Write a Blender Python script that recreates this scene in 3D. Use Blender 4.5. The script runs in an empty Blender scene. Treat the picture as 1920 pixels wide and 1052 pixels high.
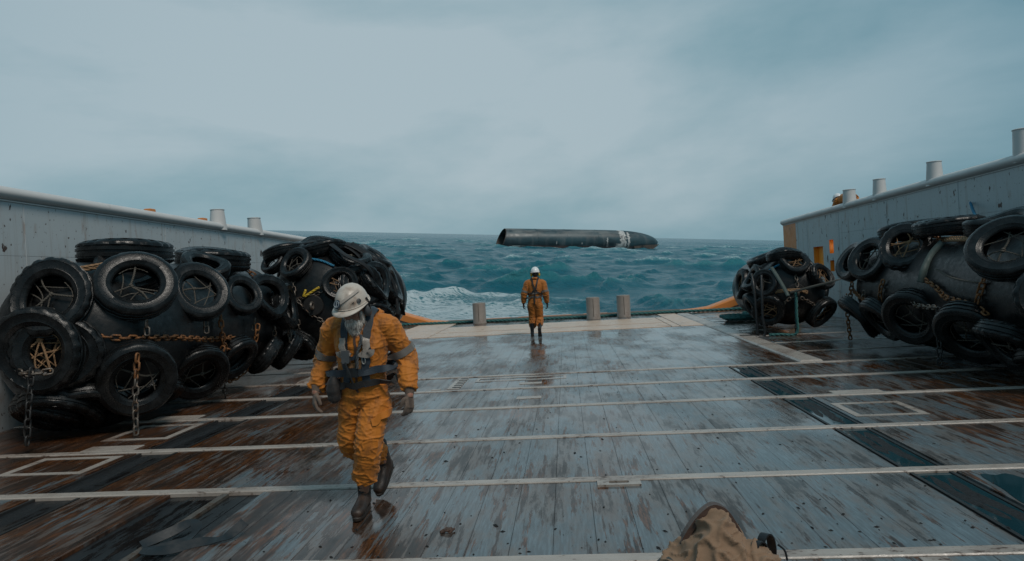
import bpy, bmesh, math, random
import numpy as np
from mathutils import Vector, Matrix, noise
from mathutils.bvhtree import BVHTree
random.seed(7); rng = np.random.default_rng(11)
scene = bpy.context.scene
COL = scene.collection
V = Vector
# ------------------------------------------------------------------ camera
# the world frame is the ship's: deck z = 0, y towards the stern; the sea lies tilted below it
_F = V((100., -18., 1280.)).normalized()
_R = V((1, -.054, 0)); _R.z = -(_R.x*_F.x + _R.y*_F.y)/_F.z; _R.normalize()
_U = _R.cross(_F)
if _U.y > 0: _U = -_U
cd = bpy.data.cameras.new('camera'); cam = bpy.data.objects.new('camera', cd); COL.objects.link(cam)
cd.sensor_width = 36; cd.lens = 24.0; cd.clip_start = .05; cd.clip_end = 20000
cx = V((_R.x, _F.x, _U.x)); cy = -V((_R.y, _F.y, _U.y)); cz = -V((_R.z, _F.z, _U.z))
mw = Matrix((cx, cy, cz)).transposed().to_4x4(); mw.translation = V((0, 0, 1.8)); cam.matrix_world = mw
scene.camera = cam
# ------------------------------------------------------------------ sea frame
SN = V((0.07873549, -0.05112013, 0.99558398)).normalized()
SEA_H = 4.6
SY = (V((0, 1, 0)) - SN*SN.y).normalized(); SX = SY.cross(SN)
SEA = Matrix((SX, SY, SN)).transposed().to_4x4(); SEA.translation = V((0, 0, 1.8)) - SN*SEA_H
# ------------------------------------------------------------------ sky and sun
SUN_EL, SUN_AZ = math.radians(52), math.radians(140)      # azimuth from the stern direction, positive = to the right
world = bpy.data.worlds.new('World'); scene.world = world; world.use_nodes = True
wn = world.node_tree; wn.nodes.clear()
def wnode(t, **k):
    n = wn.nodes.new(t)
    for a, b in k.items(): setattr(n, a, b)
    return n
wl = wn.links.new
out = wnode('ShaderNodeOutputWorld'); bg = wnode('ShaderNodeBackground'); wl(bg.outputs[0], out.inputs[0])
sky = wnode('ShaderNodeTexSky', sky_type='NISHITA', sun_disc=False, sun_elevation=SUN_EL, sun_rotation=SUN_AZ, air_density=1.5, dust_density=4.0, ozone_density=2.0)
sk = wnode('ShaderNodeMix', data_type='RGBA', blend_type='MULTIPLY'); sk.inputs[0].default_value = 1
wl(sky.outputs[0], sk.inputs[6]); sk.inputs[7].default_value = (.06, .06, .06, 1)
tc = wnode('ShaderNodeTexCoord')
mp = wnode('ShaderNodeMapping'); mp.inputs['Scale'].default_value = (1.0, 1.0, 2.6); mp.inputs['Location'].default_value = (3.1, 1.7, .4)
wl(tc.outputs['Generated'], mp.inputs[0])
n1 = wnode('ShaderNodeTexNoise'); n1.inputs['Scale'].default_value = 1.45; n1.inputs['Detail'].default_value = 7; n1.inputs['Roughness'].default_value = .54; n1.inputs['Distortion'].default_value = .15
wl(mp.outputs[0], n1.inputs['Vector'])
r1 = wnode('ShaderNodeValToRGB'); wl(n1.outputs['Fac'], r1.inputs[0])
r1.color_ramp.elements[0].position = .36; r1.color_ramp.elements[0].color = (.150, .285, .338, 1)
r1.color_ramp.elements[1].position = .62; r1.color_ramp.elements[1].color = (.352, .445, .488, 1)
e = r1.color_ramp.elements.new(.48); e.color = (.238, .358, .408, 1)
# the cloud layer is thinner and brighter over the open sea astern
dp = wnode('ShaderNodeVectorMath', operation='DOT_PRODUCT'); wl(tc.outputs['Generated'], dp.inputs[0])
dp.inputs[1].default_value = (-.22, .96, .16)
mr = wnode('ShaderNodeMapRange'); wl(dp.outputs['Value'], mr.inputs[0])
mr.inputs[1].default_value = .60; mr.inputs[2].default_value = 1.0; mr.inputs[3].default_value = 0.; mr.inputs[4].default_value = 1.
ml = wnode('ShaderNodeMix', data_type='RGBA', blend_type='MULTIPLY'); ml.inputs[0].default_value = 1
tr = wnode('ShaderNodeValToRGB'); wl(mr.outputs[0], tr.inputs[0]); tr.color_ramp.elements[0].color = (.60, .80, .88, 1); tr.color_ramp.elements[1].color = (1.17, 1.16, 1.16, 1); tr.color_ramp.interpolation = 'EASE'
wl(r1.outputs[0], ml.inputs[6]); wl(tr.outputs[0], ml.inputs[7])
mx = wnode('ShaderNodeMix', data_type='RGBA'); mx.inputs[0].default_value = .90
wl(sk.outputs[2], mx.inputs[6]); wl(ml.outputs[2], mx.inputs[7]); wl(mx.outputs[2], bg.inputs[0]); bg.inputs[1].default_value = 1.0
sd = bpy.data.lights.new('sun', 'SUN'); sd.energy = 1.6; sd.angle = math.radians(16); sd.color = (1, .93, .84)
sun = bpy.data.objects.new('sun', sd); COL.objects.link(sun)
sdir = V((math.sin(SUN_AZ)*math.cos(SUN_EL), math.cos(SUN_AZ)*math.cos(SUN_EL), math.sin(SUN_EL)))
sun.rotation_euler = sdir.to_track_quat('Z', 'Y').to_euler(); sun.location = (0, 0, 30)
vs = scene.view_settings; vs.view_transform = 'Standard'; vs.look = 'None'; vs.exposure = 0.0; vs.gamma = 1.0; vs.use_curve_mapping = False

# ------------------------------------------------------------------ materials
class NT:
    def __init__(s, name):
        s.m = bpy.data.materials.new(name); s.m.use_nodes = True; s.t = s.m.node_tree
        s.b = s.t.nodes['Principled BSDF']; s.out = s.t.nodes['Material Output']
        s.pos = s.n('ShaderNodeNewGeometry').outputs['Position']
        s.obj = s.n('ShaderNodeTexCoord').outputs['Object']
    def n(s, t, **k):
        n = s.t.nodes.new(t)
        for a, b in k.items(): setattr(n, a, b)
        return n
    def l(s, a, b): s.t.links.new(a, b)
    def put(s, sock, v):
        if hasattr(v, 'is_linked'): s.l(v, sock)
        else: sock.default_value = (*v, 1) if isinstance(v, tuple) and len(v) == 3 and sock.type == 'RGBA' else v
    def scale(s, vec, sc, loc=(0, 0, 0)):
        m = s.n('ShaderNodeMapping'); s.l(vec, m.inputs[0]); m.inputs['Scale'].default_value = sc; m.inputs['Location'].default_value = loc
        return m.outputs[0]
    def noise(s, vec, scale=5, detail=4, rough=.55, dist=0):
        n = s.n('ShaderNodeTexNoise'); s.l(vec, n.inputs['Vector'])
        n.inputs['Scale'].default_value = scale; n.inputs['Detail'].default_value = detail; n.inputs['Roughness'].default_value = rough; n.inputs['Distortion'].default_value = dist
        return n.outputs['Fac']
    def ramp(s, f, a, b, lo=0., hi=1.):
        m = s.n('ShaderNodeMapRange', interpolation_type='SMOOTHSTEP'); s.l(f, m.inputs[0])
        for i, v in zip((1, 2, 3, 4), (a, b, lo, hi)): m.inputs[i].default_value = v
        return m.outputs[0]
    def math(s, op, a, b=0.):
        m = s.n('ShaderNodeMath', operation=op); s.put(m.inputs[0], a); s.put(m.inputs[1], b); return m.outputs[0]
    def mix(s, f, a, b, blend='MIX'):
        m = s.n('ShaderNodeMix', data_type='RGBA', blend_type=blend); s.put(m.inputs[0], f); s.put(m.inputs[6], a); s.put(m.inputs[7], b); return m.outputs[2]
    def xyz(s, vec):
        m = s.n('ShaderNodeSeparateXYZ'); s.l(vec, m.inputs[0]); return m.outputs
    def bump(s, h, strength=.3, dist=.01, prev=None):
        b = s.n('ShaderNodeBump'); s.l(h, b.inputs['Height']); b.inputs['Strength'].default_value = strength; b.inputs['Distance'].default_value = dist
        if prev is not None: s.l(prev, b.inputs['Normal'])
        return b.outputs[0]
    def done(s, color=None, rough=None, normal=None, metal=None, **k):
        if color is not None: s.put(s.b.inputs['Base Color'], color)
        if rough is not None: s.put(s.b.inputs['Roughness'], rough)
        if metal is not None: s.put(s.b.inputs['Metallic'], metal)
        if normal is not None: s.l(normal, s.b.inputs['Normal'])
        for a, v in k.items(): s.put(s.b.inputs[a], v)
        return s.m
M = {}
def simple(name, col, rough=.5, var=.25, scale=8, bump=.2, bd=.004, metal=0., coord='obj', dirt=None, dirt_amt=(.55, .75)):
    t = NT(name); vec = t.obj if coord == 'obj' else t.pos
    f = t.noise(vec, scale, 5, .6)
    c = t.mix(f, tuple(x*(1-var) for x in col), tuple(min(1, x*(1+var)) for x in col))
    if dirt:
        c = t.mix(t.ramp(t.noise(vec, scale*.45, 6, .65), *dirt_amt), c, dirt)
    r = t.ramp(t.noise(vec, scale*1.7, 3), .3, .7, max(.03, rough-.12), min(1, rough+.12))
    M[name] = t.done(c, r, t.bump(t.noise(vec, scale*5, 5, .65), bump, bd), metal)
    return M[name]

def plank_mat():
    t = NT('deck_plank_wet_paint'); P = t.pos; X = t.xyz(P)
    xi = t.math('DIVIDE', t.math('ADD', X[0], 40.), .2865)
    wn_ = t.n('ShaderNodeTexWhiteNoise', noise_dimensions='1D'); t.l(t.math('FLOOR', xi), wn_.inputs['W']); per = wn_.outputs['Value']
    edge = t.math('ABSOLUTE', t.math('SUBTRACT', t.math('FRACT', xi), .5))          # .5 at a plank's edge
    big = t.noise(t.scale(P, (.35, .22, 1)), 1.0, 4, .55)
    mid = t.noise(t.scale(P, (1.7, .62, 1), (5, 2, 0)), 1.0, 7, .62)
    mid2 = t.noise(t.scale(P, (3.4, 1.0, 1), (15, 7, 0)), 1.0, 7, .66)
    streak = t.noise(t.scale(P, (15, 1.3, 1)), 1.0, 7, .70, .25)
    streak2 = t.noise(t.scale(P, (52, 4., 1), (3, 9, 0)), 1.0, 5, .65)
    fleck = t.noise(t.scale(P, (26, 16, 1), (1, 4, 0)), 1.0, 3, .6)
    left = t.ramp(X[0], .8, -4.2); right = t.ramp(X[0], 2.6, 6.0)
    side = t.math('MAXIMUM', left, t.math('MULTIPLY', right, .80))
    wear = t.math('ADD', t.math('MULTIPLY', side, .28), t.math('MULTIPLY', t.math('SUBTRACT', mid, .5), .95))
    wear = t.math('ADD', wear, t.math('MULTIPLY', t.math('SUBTRACT', big, .5), .55))
    wear = t.math('ADD', wear, t.math('MULTIPLY', t.math('SUBTRACT', per, .5), .07))
    wearm = t.math('ADD', wear, t.math('MULTIPLY', t.math('SUBTRACT', streak, .5), 1.7))
    wearf = t.ramp(wearm, .085, .20)
    paint = t.mix(per, (.118, .156, .176), (.142, .182, .202))
    paint = t.mix(t.math('MULTIPLY', t.ramp(streak2, .66, .40), .55), paint, (.055, .058, .060))
    paint = t.mix(t.math('MULTIPLY', t.ramp(mid2, .42, .60), .75), paint, (.145, .120, .105))
    film = t.ramp(t.math('ADD', wear, t.math('MULTIPLY', t.math('SUBTRACT', mid2, .5), .9)), .0, .28)
    paint = t.mix(t.math('MULTIPLY', film, .7), paint, (.098, .066, .050))
    rust = t.mix(t.ramp(streak2, .35, .65), (.012, .007, .005), (.135, .052, .020))
    rust = t.mix(t.ramp(mid2, .42, .60), rust, (.050, .028, .019))
    c = t.mix(wearf, paint, rust)
    grime = t.ramp(t.math('ADD', streak, t.math('MULTIPLY', t.math('SUBTRACT', mid2, .5), 1.3)), .54, .68)
    c = t.mix(t.math('MULTIPLY', grime, .8), c, (.024, .017, .013))
    em = t.math('MULTIPLY', t.ramp(t.math('ADD', edge, t.math('MULTIPLY', t.math('SUBTRACT', streak, .5), .10)), .455, .50), t.ramp(t.math('ADD', mid2, t.math('MULTIPLY', X[1], .012)), .42, .66))
    c = t.mix(t.math('MULTIPLY', em, .5), c, (.020, .015, .013))
    c = t.mix(t.math('MULTIPLY', t.ramp(fleck, .69, .73), .85), c, (.012, .009, .008))
    wet = t.ramp(t.noise(t.scale(P, (1.0, .5, 1), (8, 3, 0)), 1.0, 5, .6), .38, .60)
    r = t.math('ADD', t.math('ADD', t.math('MULTIPLY', wet, .13), .05), t.math('MULTIPLY', t.math('MULTIPLY', streak, wet), .26))
    h = t.math('ADD', t.math('MULTIPLY', streak, .8), t.math('MULTIPLY', streak2, .3))
    h = t.math('SUBTRACT', h, t.math('ADD', t.math('MULTIPLY', wearf, .25), t.math('MULTIPLY', em, .4)))
    nb = t.bump(h, .26, .005)
    return t.done(c, r, nb, **{'IOR': 1.45})
M['plank'] = plank_mat()
def bar_mat():
    t = NT('bar_white_paint'); P = t.pos
    a = t.noise(t.scale(P, (3, 9, 3)), 1.2, 6, .7); b = t.noise(t.scale(P, (11, 26, 10)), 1.0, 6, .7); d = t.noise(t.scale(P, (.9, 1.3, 1)), 1.0, 6, .7)
    c = t.mix(a, (.285, .240, .205), (.47, .415, .37))
    c = t.mix(t.math('MULTIPLY', t.ramp(d, .45, .66), .75), c, (.20, .145, .115))
    c = t.mix(t.ramp(t.math('ADD', b, t.math('MULTIPLY', t.math('SUBTRACT', d, .5), .5)), .57, .66), c, (.075, .040, .026))
    return t.done(c, t.ramp(b, .3, .7, .2, .45), t.bump(b, .4, .005))
M['bar'] = bar_mat()
def wall_mat():
    t = NT('bulwark_grey_paint'); P = t.pos; X = t.xyz(P)
    a = t.noise(t.scale(P, (1, .5, 1.4)), 1.1, 6, .6)
    c = t.mix(a, (.37, .395, .405), (.47, .49, .495))
    run = t.noise(t.scale(P, (6, 6, .35)), 1.0, 4, .6)
    c = t.mix(t.math('MULTIPLY', t.ramp(run, .52, .72), .55), c, (.26, .20, .16))
    sp = t.noise(t.scale(P, (5.5, 5.5, 3.2)), 1.0, 4, .6); spm = t.ramp(sp, .635, .665)
    halo = t.math('MULTIPLY', t.ramp(t.noise(t.scale(P, (5.5, 5.5, 1.6)), 1.0, 4, .6), .57, .70), .45)
    c = t.mix(halo, c, (.26, .15, .10)); c = t.mix(spm, c, (.055, .022, .012))
    sp2 = t.noise(t.scale(P, (23, 23, 15), (4, 4, 1)), 1.0, 2, .5); c = t.mix(t.ramp(sp2, .68, .71), c, (.07, .035, .02))
    return t.done(c, t.ramp(a, .3, .7, .32, .5), t.bump(t.noise(P, 14, 4), .12, .004))
M['wall'] = wall_mat()
simple('cap_paint', (.58, .55, .53), .45, .12, 2.5, .1, .004, coord='pos', dirt=(.20, .15, .12), dirt_amt=(.62, .8))
simple('orange_paint', (.62, .21, .05), .42, .15, 3, .12, .004, coord='pos', dirt=(.22, .09, .04), dirt_amt=(.6, .78))
simple('orange_bright', (.85, .33, .04), .4, .1, 3, .1, .004, coord='pos')  # recess orange, painted brighter to make up for the shade inside
simple('peach_paint', (.55, .40, .30), .38, .15, 2.2, .15, .004, coord='pos', dirt=(.24, .12, .07), dirt_amt=(.56, .74))
simple('pin_steel', (.25, .205, .175), .45, .25, 6, .2, .004, dirt=(.12, .07, .05))
simple('hull_paint', (.10, .07, .05), .5, .3, 2, .2, .006, coord='pos')
simple('dark_floor', (.012, .011, .011), .45, .4, 6, .4, .01, coord='pos')
simple('muck', (.006, .005, .005), .6, .5, 20, .8, .02, coord='pos')
simple('rope_green', (.03, .12, .115), .75, .3, 30, .4, .004)
simple('rope_dark', (.02, .03, .03), .7, .3, 30, .4, .004)
simple('rope_tan', (.27, .155, .08), .8, .35, 30, .4, .004)
simple('rope_blue', (.02, .16, .27), .7, .25, 30, .3, .003)
simple('rope_grey', (.085, .072, .058), .8, .3, 30, .3, .003)
simple('strap_green', (.05, .075, .07), .7, .3, 12, .3, .003)
simple('strap_black', (.012, .014, .016), .45, .3, 12, .3, .003)
simple('chain_rust', (.21, .085, .028), .6, .5, 25, .5, .004, .3, dirt=(.05, .03, .02), dirt_amt=(.5, .65))
simple('chain_steel', (.15, .125, .105), .45, .4, 25, .4, .004, .5, dirt=(.10, .05, .025), dirt_amt=(.5, .65))
simple('chain_dark', (.035, .033, .032), .45, .4, 25, .4, .004, .4)
def rubber(name, col, sheen=(.20, .5), wearc=(.055, .056, .058)):
    t = NT(name); o = t.obj
    a = t.noise(o, 3.2, 6, .65); b = t.noise(o, 14, 5, .65)
    c = t.mix(t.ramp(a, .42, .70), col, wearc); c = t.mix(t.ramp(b, .60, .75), c, tuple(x*.4 for x in col))
    M[name] = t.done(c, t.ramp(b, .3, .7, *sheen), t.bump(t.noise(o, 28, 6, .7), .35, .008), **{'Specular IOR Level': .32})
rubber('tyre_rubber', (.005, .0052, .0054), (.20, .42), (.017, .0175, .018)); rubber('fender_rubber', (.006, .0063, .0066), (.26, .48), (.016, .0162, .0165)); rubber('torn_rubber', (.009, .009, .010), (.35, .6), (.024, .021, .02))
def cloth(name, col, dark, rough=.75, dirtc=(.05, .03, .02), amt=(.5, .72), wet=0.):
    t = NT(name); o = t.obj
    a = t.noise(o, 3.5, 6, .65); b = t.noise(t.scale(o, (1, 1, .45)), 9, 6, .7); w = t.noise(o, 260, 2, .5)
    c = t.mix(a, dark, col); c = t.mix(t.math('MULTIPLY', t.ramp(b, *amt), .7), c, dirtc)
    nb = t.bump(t.noise(t.scale(o, (1, 1, 1.6)), 22, 6, .65), .4, .010); nb = t.bump(w, .25, .0012, nb)
    M[name] = t.done(c, rough, nb, **{'Sheen Weight': .15})
cloth('coverall_orange', (.58, .185, .009), (.42, .122, .007), .7, (.075, .030, .010), (.47, .67))
cloth('coverall_worn', (.46, .150, .012), (.34, .098, .010), .7)
cloth('vest_tan', (.33, .17, .07), (.20, .09, .035), .75)
cloth('canvas', (.27, .165, .10), (.20, .118, .068), .8, (.15, .09, .05), (.66, .82))
cloth('canvas_trim', (.065, .028, .014), (.045, .018, .01), .6)
cloth('canvas_green', (.032, .040, .036), (.02, .027, .025), .7)
cloth('glove_cloth', (.19, .13, .095), (.09, .06, .045), .8, (.03, .022, .018), (.5, .7))
cloth('glove_black', (.02, .017, .015), (.012, .011, .010), .7)
cloth('webbing_navy', (.016, .028, .042), (.010, .017, .026), .65, (.03, .025, .02))
cloth('webbing_black', (.012, .011, .012), (.008, .008, .008), .65)
cloth('reflective_tape', (.36, .31, .27), (.24, .20, .17), .4, (.10, .07, .05))
simple('reflective_grey', (.17, .15, .135), .35, .2, 14, .1, .002, dirt=(.12, .075, .04), dirt_amt=(.5, .72))
simple('boot_leather', (.055, .030, .019), .5, .5, 14, .5, .006, dirt=(.022, .015, .012), dirt_amt=(.45, .65))
simple('boot_black', (.012, .013, .015), .35, .4, 14, .3, .005)
simple('sole_rubber', (.030, .021, .016), .6, .4, 14, .4, .005)
simple('helmet_dirty', (.56, .48, .41), .38, .14, 9, .1, .002, dirt=(.26, .17, .115), dirt_amt=(.48, .70))
simple('helmet_white', (.78, .77, .76), .3, .06, 7, .05, .002)
simple('tape_grey', (.36, .30, .255), .4, .12, 20, .1, .001)
simple('emblem_navy', (.03, .05, .075), .4, .2, 20, .1, .001)
simple('emblem_pale', (.33, .36, .38), .4, .1, 20, .1, .001)
simple('plastic_black', (.014, .014, .015), .4, .3, 20, .15, .002)
simple('plastic_grey', (.07, .072, .075), .45, .3, 20, .15, .002)
simple('ear_yellow', (.55, .36, .03), .45, .15, 20, .1, .002)
simple('steel', (.45, .43, .40), .35, .2, 20, .1, .002, .8)
def skin_mat():
    t = NT('skin'); o = t.obj
    c = t.mix(t.noise(o, 18, 5, .6), (.28, .135, .085), (.40, .21, .145)); c = t.mix(t.ramp(t.noise(o, 40, 4), .5, .7), c, (.30, .11, .075))
    M['skin'] = t.done(c, .5, t.bump(t.noise(o, 120, 3), .2, .002), **{'Subsurface Weight': .08})
skin_mat()
def beard_mat():
    t = NT('beard_grey'); o = t.obj
    c = t.mix(t.ramp(t.noise(t.scale(o, (60, 60, 12)), 1.0, 4, .6), .35, .65), (.27, .23, .20), (.66, .60, .54))
    M['beard'] = t.done(c, .7, t.bump(t.noise(t.scale(o, (150, 150, 30)), 1.0, 3), .6, .004))
beard_mat()
simple('hair_dark', (.025, .018, .013), .6, .4, 60, .5, .003)
simple('eye_white', (.6, .57, .54), .2, .05, 60, 0.01, .001)
def rocket_mat():
    t = NT('rocket_black_steel'); o = t.obj; X = t.xyz(o)
    a = t.noise(t.scale(o, (.05, .25, .25)), 1.0, 6, .65); b = t.noise(t.scale(o, (.5, .5, .10)), 1.0, 5, .65)
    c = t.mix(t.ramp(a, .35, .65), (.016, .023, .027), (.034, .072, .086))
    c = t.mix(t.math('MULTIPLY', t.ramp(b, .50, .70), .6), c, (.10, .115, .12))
    top = t.math('MULTIPLY', t.ramp(X[2], 1.5, 4.3), t.ramp(t.noise(t.scale(o, (.09, .3, .3), (3, 1, 7)), 1.0, 5, .6), .38, .6)); c = t.mix(t.math('MULTIPLY', top, .75), c, (.21, .205, .195))  # upper side lighter in patches: sheen from the sky put into the colour
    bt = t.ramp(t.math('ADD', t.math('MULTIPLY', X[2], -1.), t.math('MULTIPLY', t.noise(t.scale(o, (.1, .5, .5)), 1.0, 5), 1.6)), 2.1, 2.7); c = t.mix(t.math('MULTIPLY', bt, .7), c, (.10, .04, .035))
    M['rocket'] = t.done(c, t.ramp(b, .3, .7, .3, .5), t.bump(a, .15, .05))
rocket_mat()
simple('rocket_pale', (.50, .49, .47), .5, .25, .8, .1, .02, dirt=(.12, .12, .12), dirt_amt=(.48, .62))
simple('rocket_inside', (.10, .075, .06), .6, .4, .6, .2, .05, dirt=(.02, .018, .018), dirt_amt=(.45, .65))
def sea_mat():
    t = NT('sea_water'); o = t.obj; X = t.xyz(o)
    at = t.n('ShaderNodeAttribute', attribute_name='foam').outputs['Fac']
    ht = t.n('ShaderNodeAttribute', attribute_name='crest').outputs['Fac']
    a = t.noise(t.scale(o, (.05, .12, 1)), 1.0, 4, .5)
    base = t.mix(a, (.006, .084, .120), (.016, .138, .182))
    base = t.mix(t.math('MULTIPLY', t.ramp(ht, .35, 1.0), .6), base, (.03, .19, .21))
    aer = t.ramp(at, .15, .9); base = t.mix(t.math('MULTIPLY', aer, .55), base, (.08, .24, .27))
    lace = t.noise(t.scale(o, (.9, 2.0, .8)), 1.0, 8, .66, 1.4)
    lace2 = t.noise(t.scale(o, (1.7, 4.2, 2)), 1.0, 6, .65, .8)
    f = t.math('ADD', t.math('MULTIPLY', at, .30), t.math('ADD', t.math('MULTIPLY', t.math('ABSOLUTE', t.math('SUBTRACT', lace, .5)), -1.9), t.math('MULTIPLY', t.math('SUBTRACT', lace2, .5), .55)))
    foam = t.ramp(f, .12, .30)
    foam = t.math('MULTIPLY', foam, t.ramp(at, .04, .35))
    c = t.mix(t.math('MULTIPLY', foam, .85), base, (.56, .62, .64))
    rip = t.noise(t.scale(o, (1.6, 2.6, 1)), 1.0, 8, .68, .5); rip2 = t.noise(t.scale(o, (.35, .7, 1)), 1.0, 6, .6, .3)
    nb = t.bump(rip2, .9, .8); nb = t.bump(rip, .85, .26, nb)
    return t.done(c, t.ramp(foam, 0, 1, .22, .8), nb, IOR=1.333, **{'Specular IOR Level': .33})
M['sea'] = sea_mat()
def puddle():
    t = NT('puddle_water'); n = t.noise(t.scale(t.pos, (2, .8, 1)), 1.0, 3)
    M['puddle'] = t.done(t.mix(n, (.008, .032, .042), (.016, .056, .070)), .04, t.bump(t.noise(t.pos, 4, 2), .02, .01), IOR=1.5)
puddle()
def puddle_dark():
    t = NT('dark_wet_muck'); n = t.noise(t.scale(t.pos, (9, 1.5, 1)), 1.0, 6, .65)
    M['puddle_dark'] = t.done(t.mix(n, (.004, .004, .0045), (.013, .012, .012)), t.ramp(n, .40, .60, .05, .5), t.bump(n, .4, .01))
puddle_dark()
t = NT('lamp_glow'); M['lamp'] = t.done((.9, .8, .6), .3, None, **{'Emission Color': (1., .82, .6), 'Emission Strength': 1.2})

# ------------------------------------------------------------------ mesh helpers
class MB:
    def __init__(s): s.v = []; s.f = []
    def add(s, vs, fs):
        o = len(s.v); s.v += [tuple(q) for q in vs]; s.f += [tuple(i+o for i in f) for f in fs]; return s
    def box(s, x0, x1, y0, y1, z0, z1, M4=None):
        vs = [V((x, y, z)) for z in (z0, z1) for y in (y0, y1) for x in (x0, x1)]
        if M4 is not None: vs = [M4 @ q for q in vs]
        return s.add(vs, [(0, 2, 3, 1), (4, 5, 7, 6), (0, 1, 5, 4), (1, 3, 7, 5), (3, 2, 6, 7), (2, 0, 4, 6)])
    def cbox(s, x0, x1, y0, y1, z0, z1, c=.006):      # box with chamfered upper edges
        vs = [(x0, y0, z0), (x1, y0, z0), (x1, y1, z0), (x0, y1, z0), (x0, y0, z1-c), (x1, y0, z1-c), (x1, y1, z1-c), (x0, y1, z1-c),
              (x0+c, y0+c, z1), (x1-c, y0+c, z1), (x1-c, y1-c, z1), (x0+c, y1-c, z1)]
        return s.add(vs, [(3, 2, 1, 0), (0, 1, 5, 4), (1, 2, 6, 5), (2, 3, 7, 6), (3, 0, 4, 7), (4, 5, 9, 8), (5, 6, 10, 9), (6, 7, 11, 10), (7, 4, 8, 11), (8, 9, 10, 11)])
    def rings(s, rings, cap=True, close=False):
        o = len(s.v); n = len(rings[0])
        for r in rings: s.v += [tuple(q) for q in r]
        m = len(rings)
        for i in range(m if close else m-1):
            a, b = o+i*n, o+((i+1) % m)*n
            for j in range(n): s.f.append((a+j, a+(j+1) % n, b+(j+1) % n, b+j))
        if cap and not close:
            s.f.append(tuple(o+j for j in reversed(range(n)))); s.f.append(tuple(o+(m-1)*n+j for j in range(n)))
        return s
    def tube(s, pts, r, n=8, cap=True, closed=False):
        pts = [V(p) for p in pts]; m = len(pts); rr = r if isinstance(r, (list, tuple)) else [r]*m
        tang = []
        for i in range(m):
            a = pts[(i-1) % m] if closed else pts[max(0, i-1)]; b = pts[(i+1) % m] if closed else pts[min(m-1, i+1)]
            tang.append((b-a).normalized() if (b-a).length > 1e-9 else V((0, 0, 1)))
        up = V((0, 0, 1)) if abs(tang[0].z) < .9 else V((1, 0, 0)); u = (up-tang[0]*up.dot(tang[0])).normalized(); R = []
        for i in range(m):
            u = u-tang[i]*u.dot(tang[i]); u = u.normalized() if u.length > 1e-6 else tang[i].orthogonal().normalized(); w = tang[i].cross(u)
            R.append([pts[i]+(u*math.cos(a)+w*math.sin(a))*rr[i] for a in [2*math.pi*k/n for k in range(n)]])
        return s.rings(R, cap, closed)
    def ell(s, c, ax, n=14, m=9):                     # ellipsoid with axis vectors ax
        R = []
        for i in range(m):
            p = math.pi*(i+.35)/(m-.3)
            R.append([V(c)+ax[0]*math.cos(a)*math.sin(p)+ax[1]*math.sin(a)*math.sin(p)-ax[2]*math.cos(p) for a in [2*math.pi*k/n for k in range(n)]])
        return s.rings(R)
    def lathe(s, prof, n=32, M4=None, cap=False, close=False):
        R = [[V((r*math.cos(a), r*math.sin(a), z)) for a in [2*math.pi*k/n for k in range(n)]] for r, z in prof]
        if M4 is not None: R = [[M4 @ q for q in r] for r in R]
        return s.rings(R, cap, close)
    def mesh(s, name, smooth=True, angle=None):
        me = bpy.data.meshes.new(name); me.from_pydata(s.v, [], s.f)
        if smooth: me.polygons.foreach_set('use_smooth', [True]*len(me.polygons))
        me.update()
        if angle and smooth:
            try: me.set_sharp_from_angle(angle=math.radians(angle))
            except Exception: pass
        return me
    def build(s, name, mat, parent=None, smooth=True, angle=40, loc=None):
        me = s.mesh(name, smooth, angle); return link(name, me, mat, parent, loc)
def link(name, me, mat=None, parent=None, loc=None):
    o = bpy.data.objects.new(name, me); COL.objects.link(o)
    if mat is not None and not me.materials: me.materials.append(M[mat] if isinstance(mat, str) else mat)
    if parent is not None: o.parent = parent
    if loc is not None: o.location = loc
    return o
def tag(o, label=None, cat=None, group=None, kind=None):
    for k, v in (('label', label), ('category', cat), ('group', group), ('kind', kind)):
        if v: o[k] = v
    return o
def empty(name, loc=(0, 0, 0), **k):
    o = bpy.data.objects.new(name, None); COL.objects.link(o); o.location = loc; o.empty_display_size = .2; return tag(o, **k)
def catmull(pts, k=8, closed=False):
    pts = [V(p) for p in pts]; n = len(pts); o = []
    for i in range(n if closed else n-1):
        g = (lambda j: pts[j % n]) if closed else (lambda j: pts[min(max(j, 0), n-1)])
        a, b, c, d = g(i-1), g(i), g(i+1), g(i+2)
        for q in range(k):
            t_ = q/k; o.append(.5*((2*b)+(c-a)*t_+(2*a-5*b+4*c-d)*t_*t_+(3*b-a-3*c+d)*t_**3))
    if not closed: o.append(pts[-1])
    return o
def resample(pts, step):
    pts = [V(p) for p in pts]; o = [pts[0].copy()]; acc = 0.
    for a, b in zip(pts, pts[1:]):
        L = (b-a).length
        if L < 1e-9: continue
        d = step-acc
        while d <= L: o.append(a+(b-a)*(d/L)); d += step
        acc = (acc+L) % step
    return o
def frame(z, x=None):
    z = V(z).normalized(); x = V(x) if x is not None else (V((0, 0, 1)) if abs(z.z) < .95 else V((0, 1, 0)))
    x = (x-z*x.dot(z)).normalized(); return Matrix((x, z.cross(x), z)).transposed()
def chain_mb(pts, pitch=.085, wire=.0125, w=.030, mb=None):
    mb = mb or MB(); P = resample(pts, pitch)
    for i, (a, b) in enumerate(zip(P, P[1:])):
        c = (a+b)*.5; d = (b-a).normalized(); F = frame(d); s1, s2 = F.col[0], F.col[1]
        an = (math.pi/2 if i % 2 else 0)+random.uniform(-.35, .35); u = s1*math.cos(an)+s2*math.sin(an)
        h = pitch*.5+wire*.6; loop = []
        for q in range(10):
            th = 2*math.pi*q/10; loop.append(c+d*(math.copysign(h-w*.7, math.cos(th))+math.cos(th)*w*.7)+u*math.sin(th)*w)
        mb.tube(loop, wire, 5, False, True)
    return mb
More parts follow.
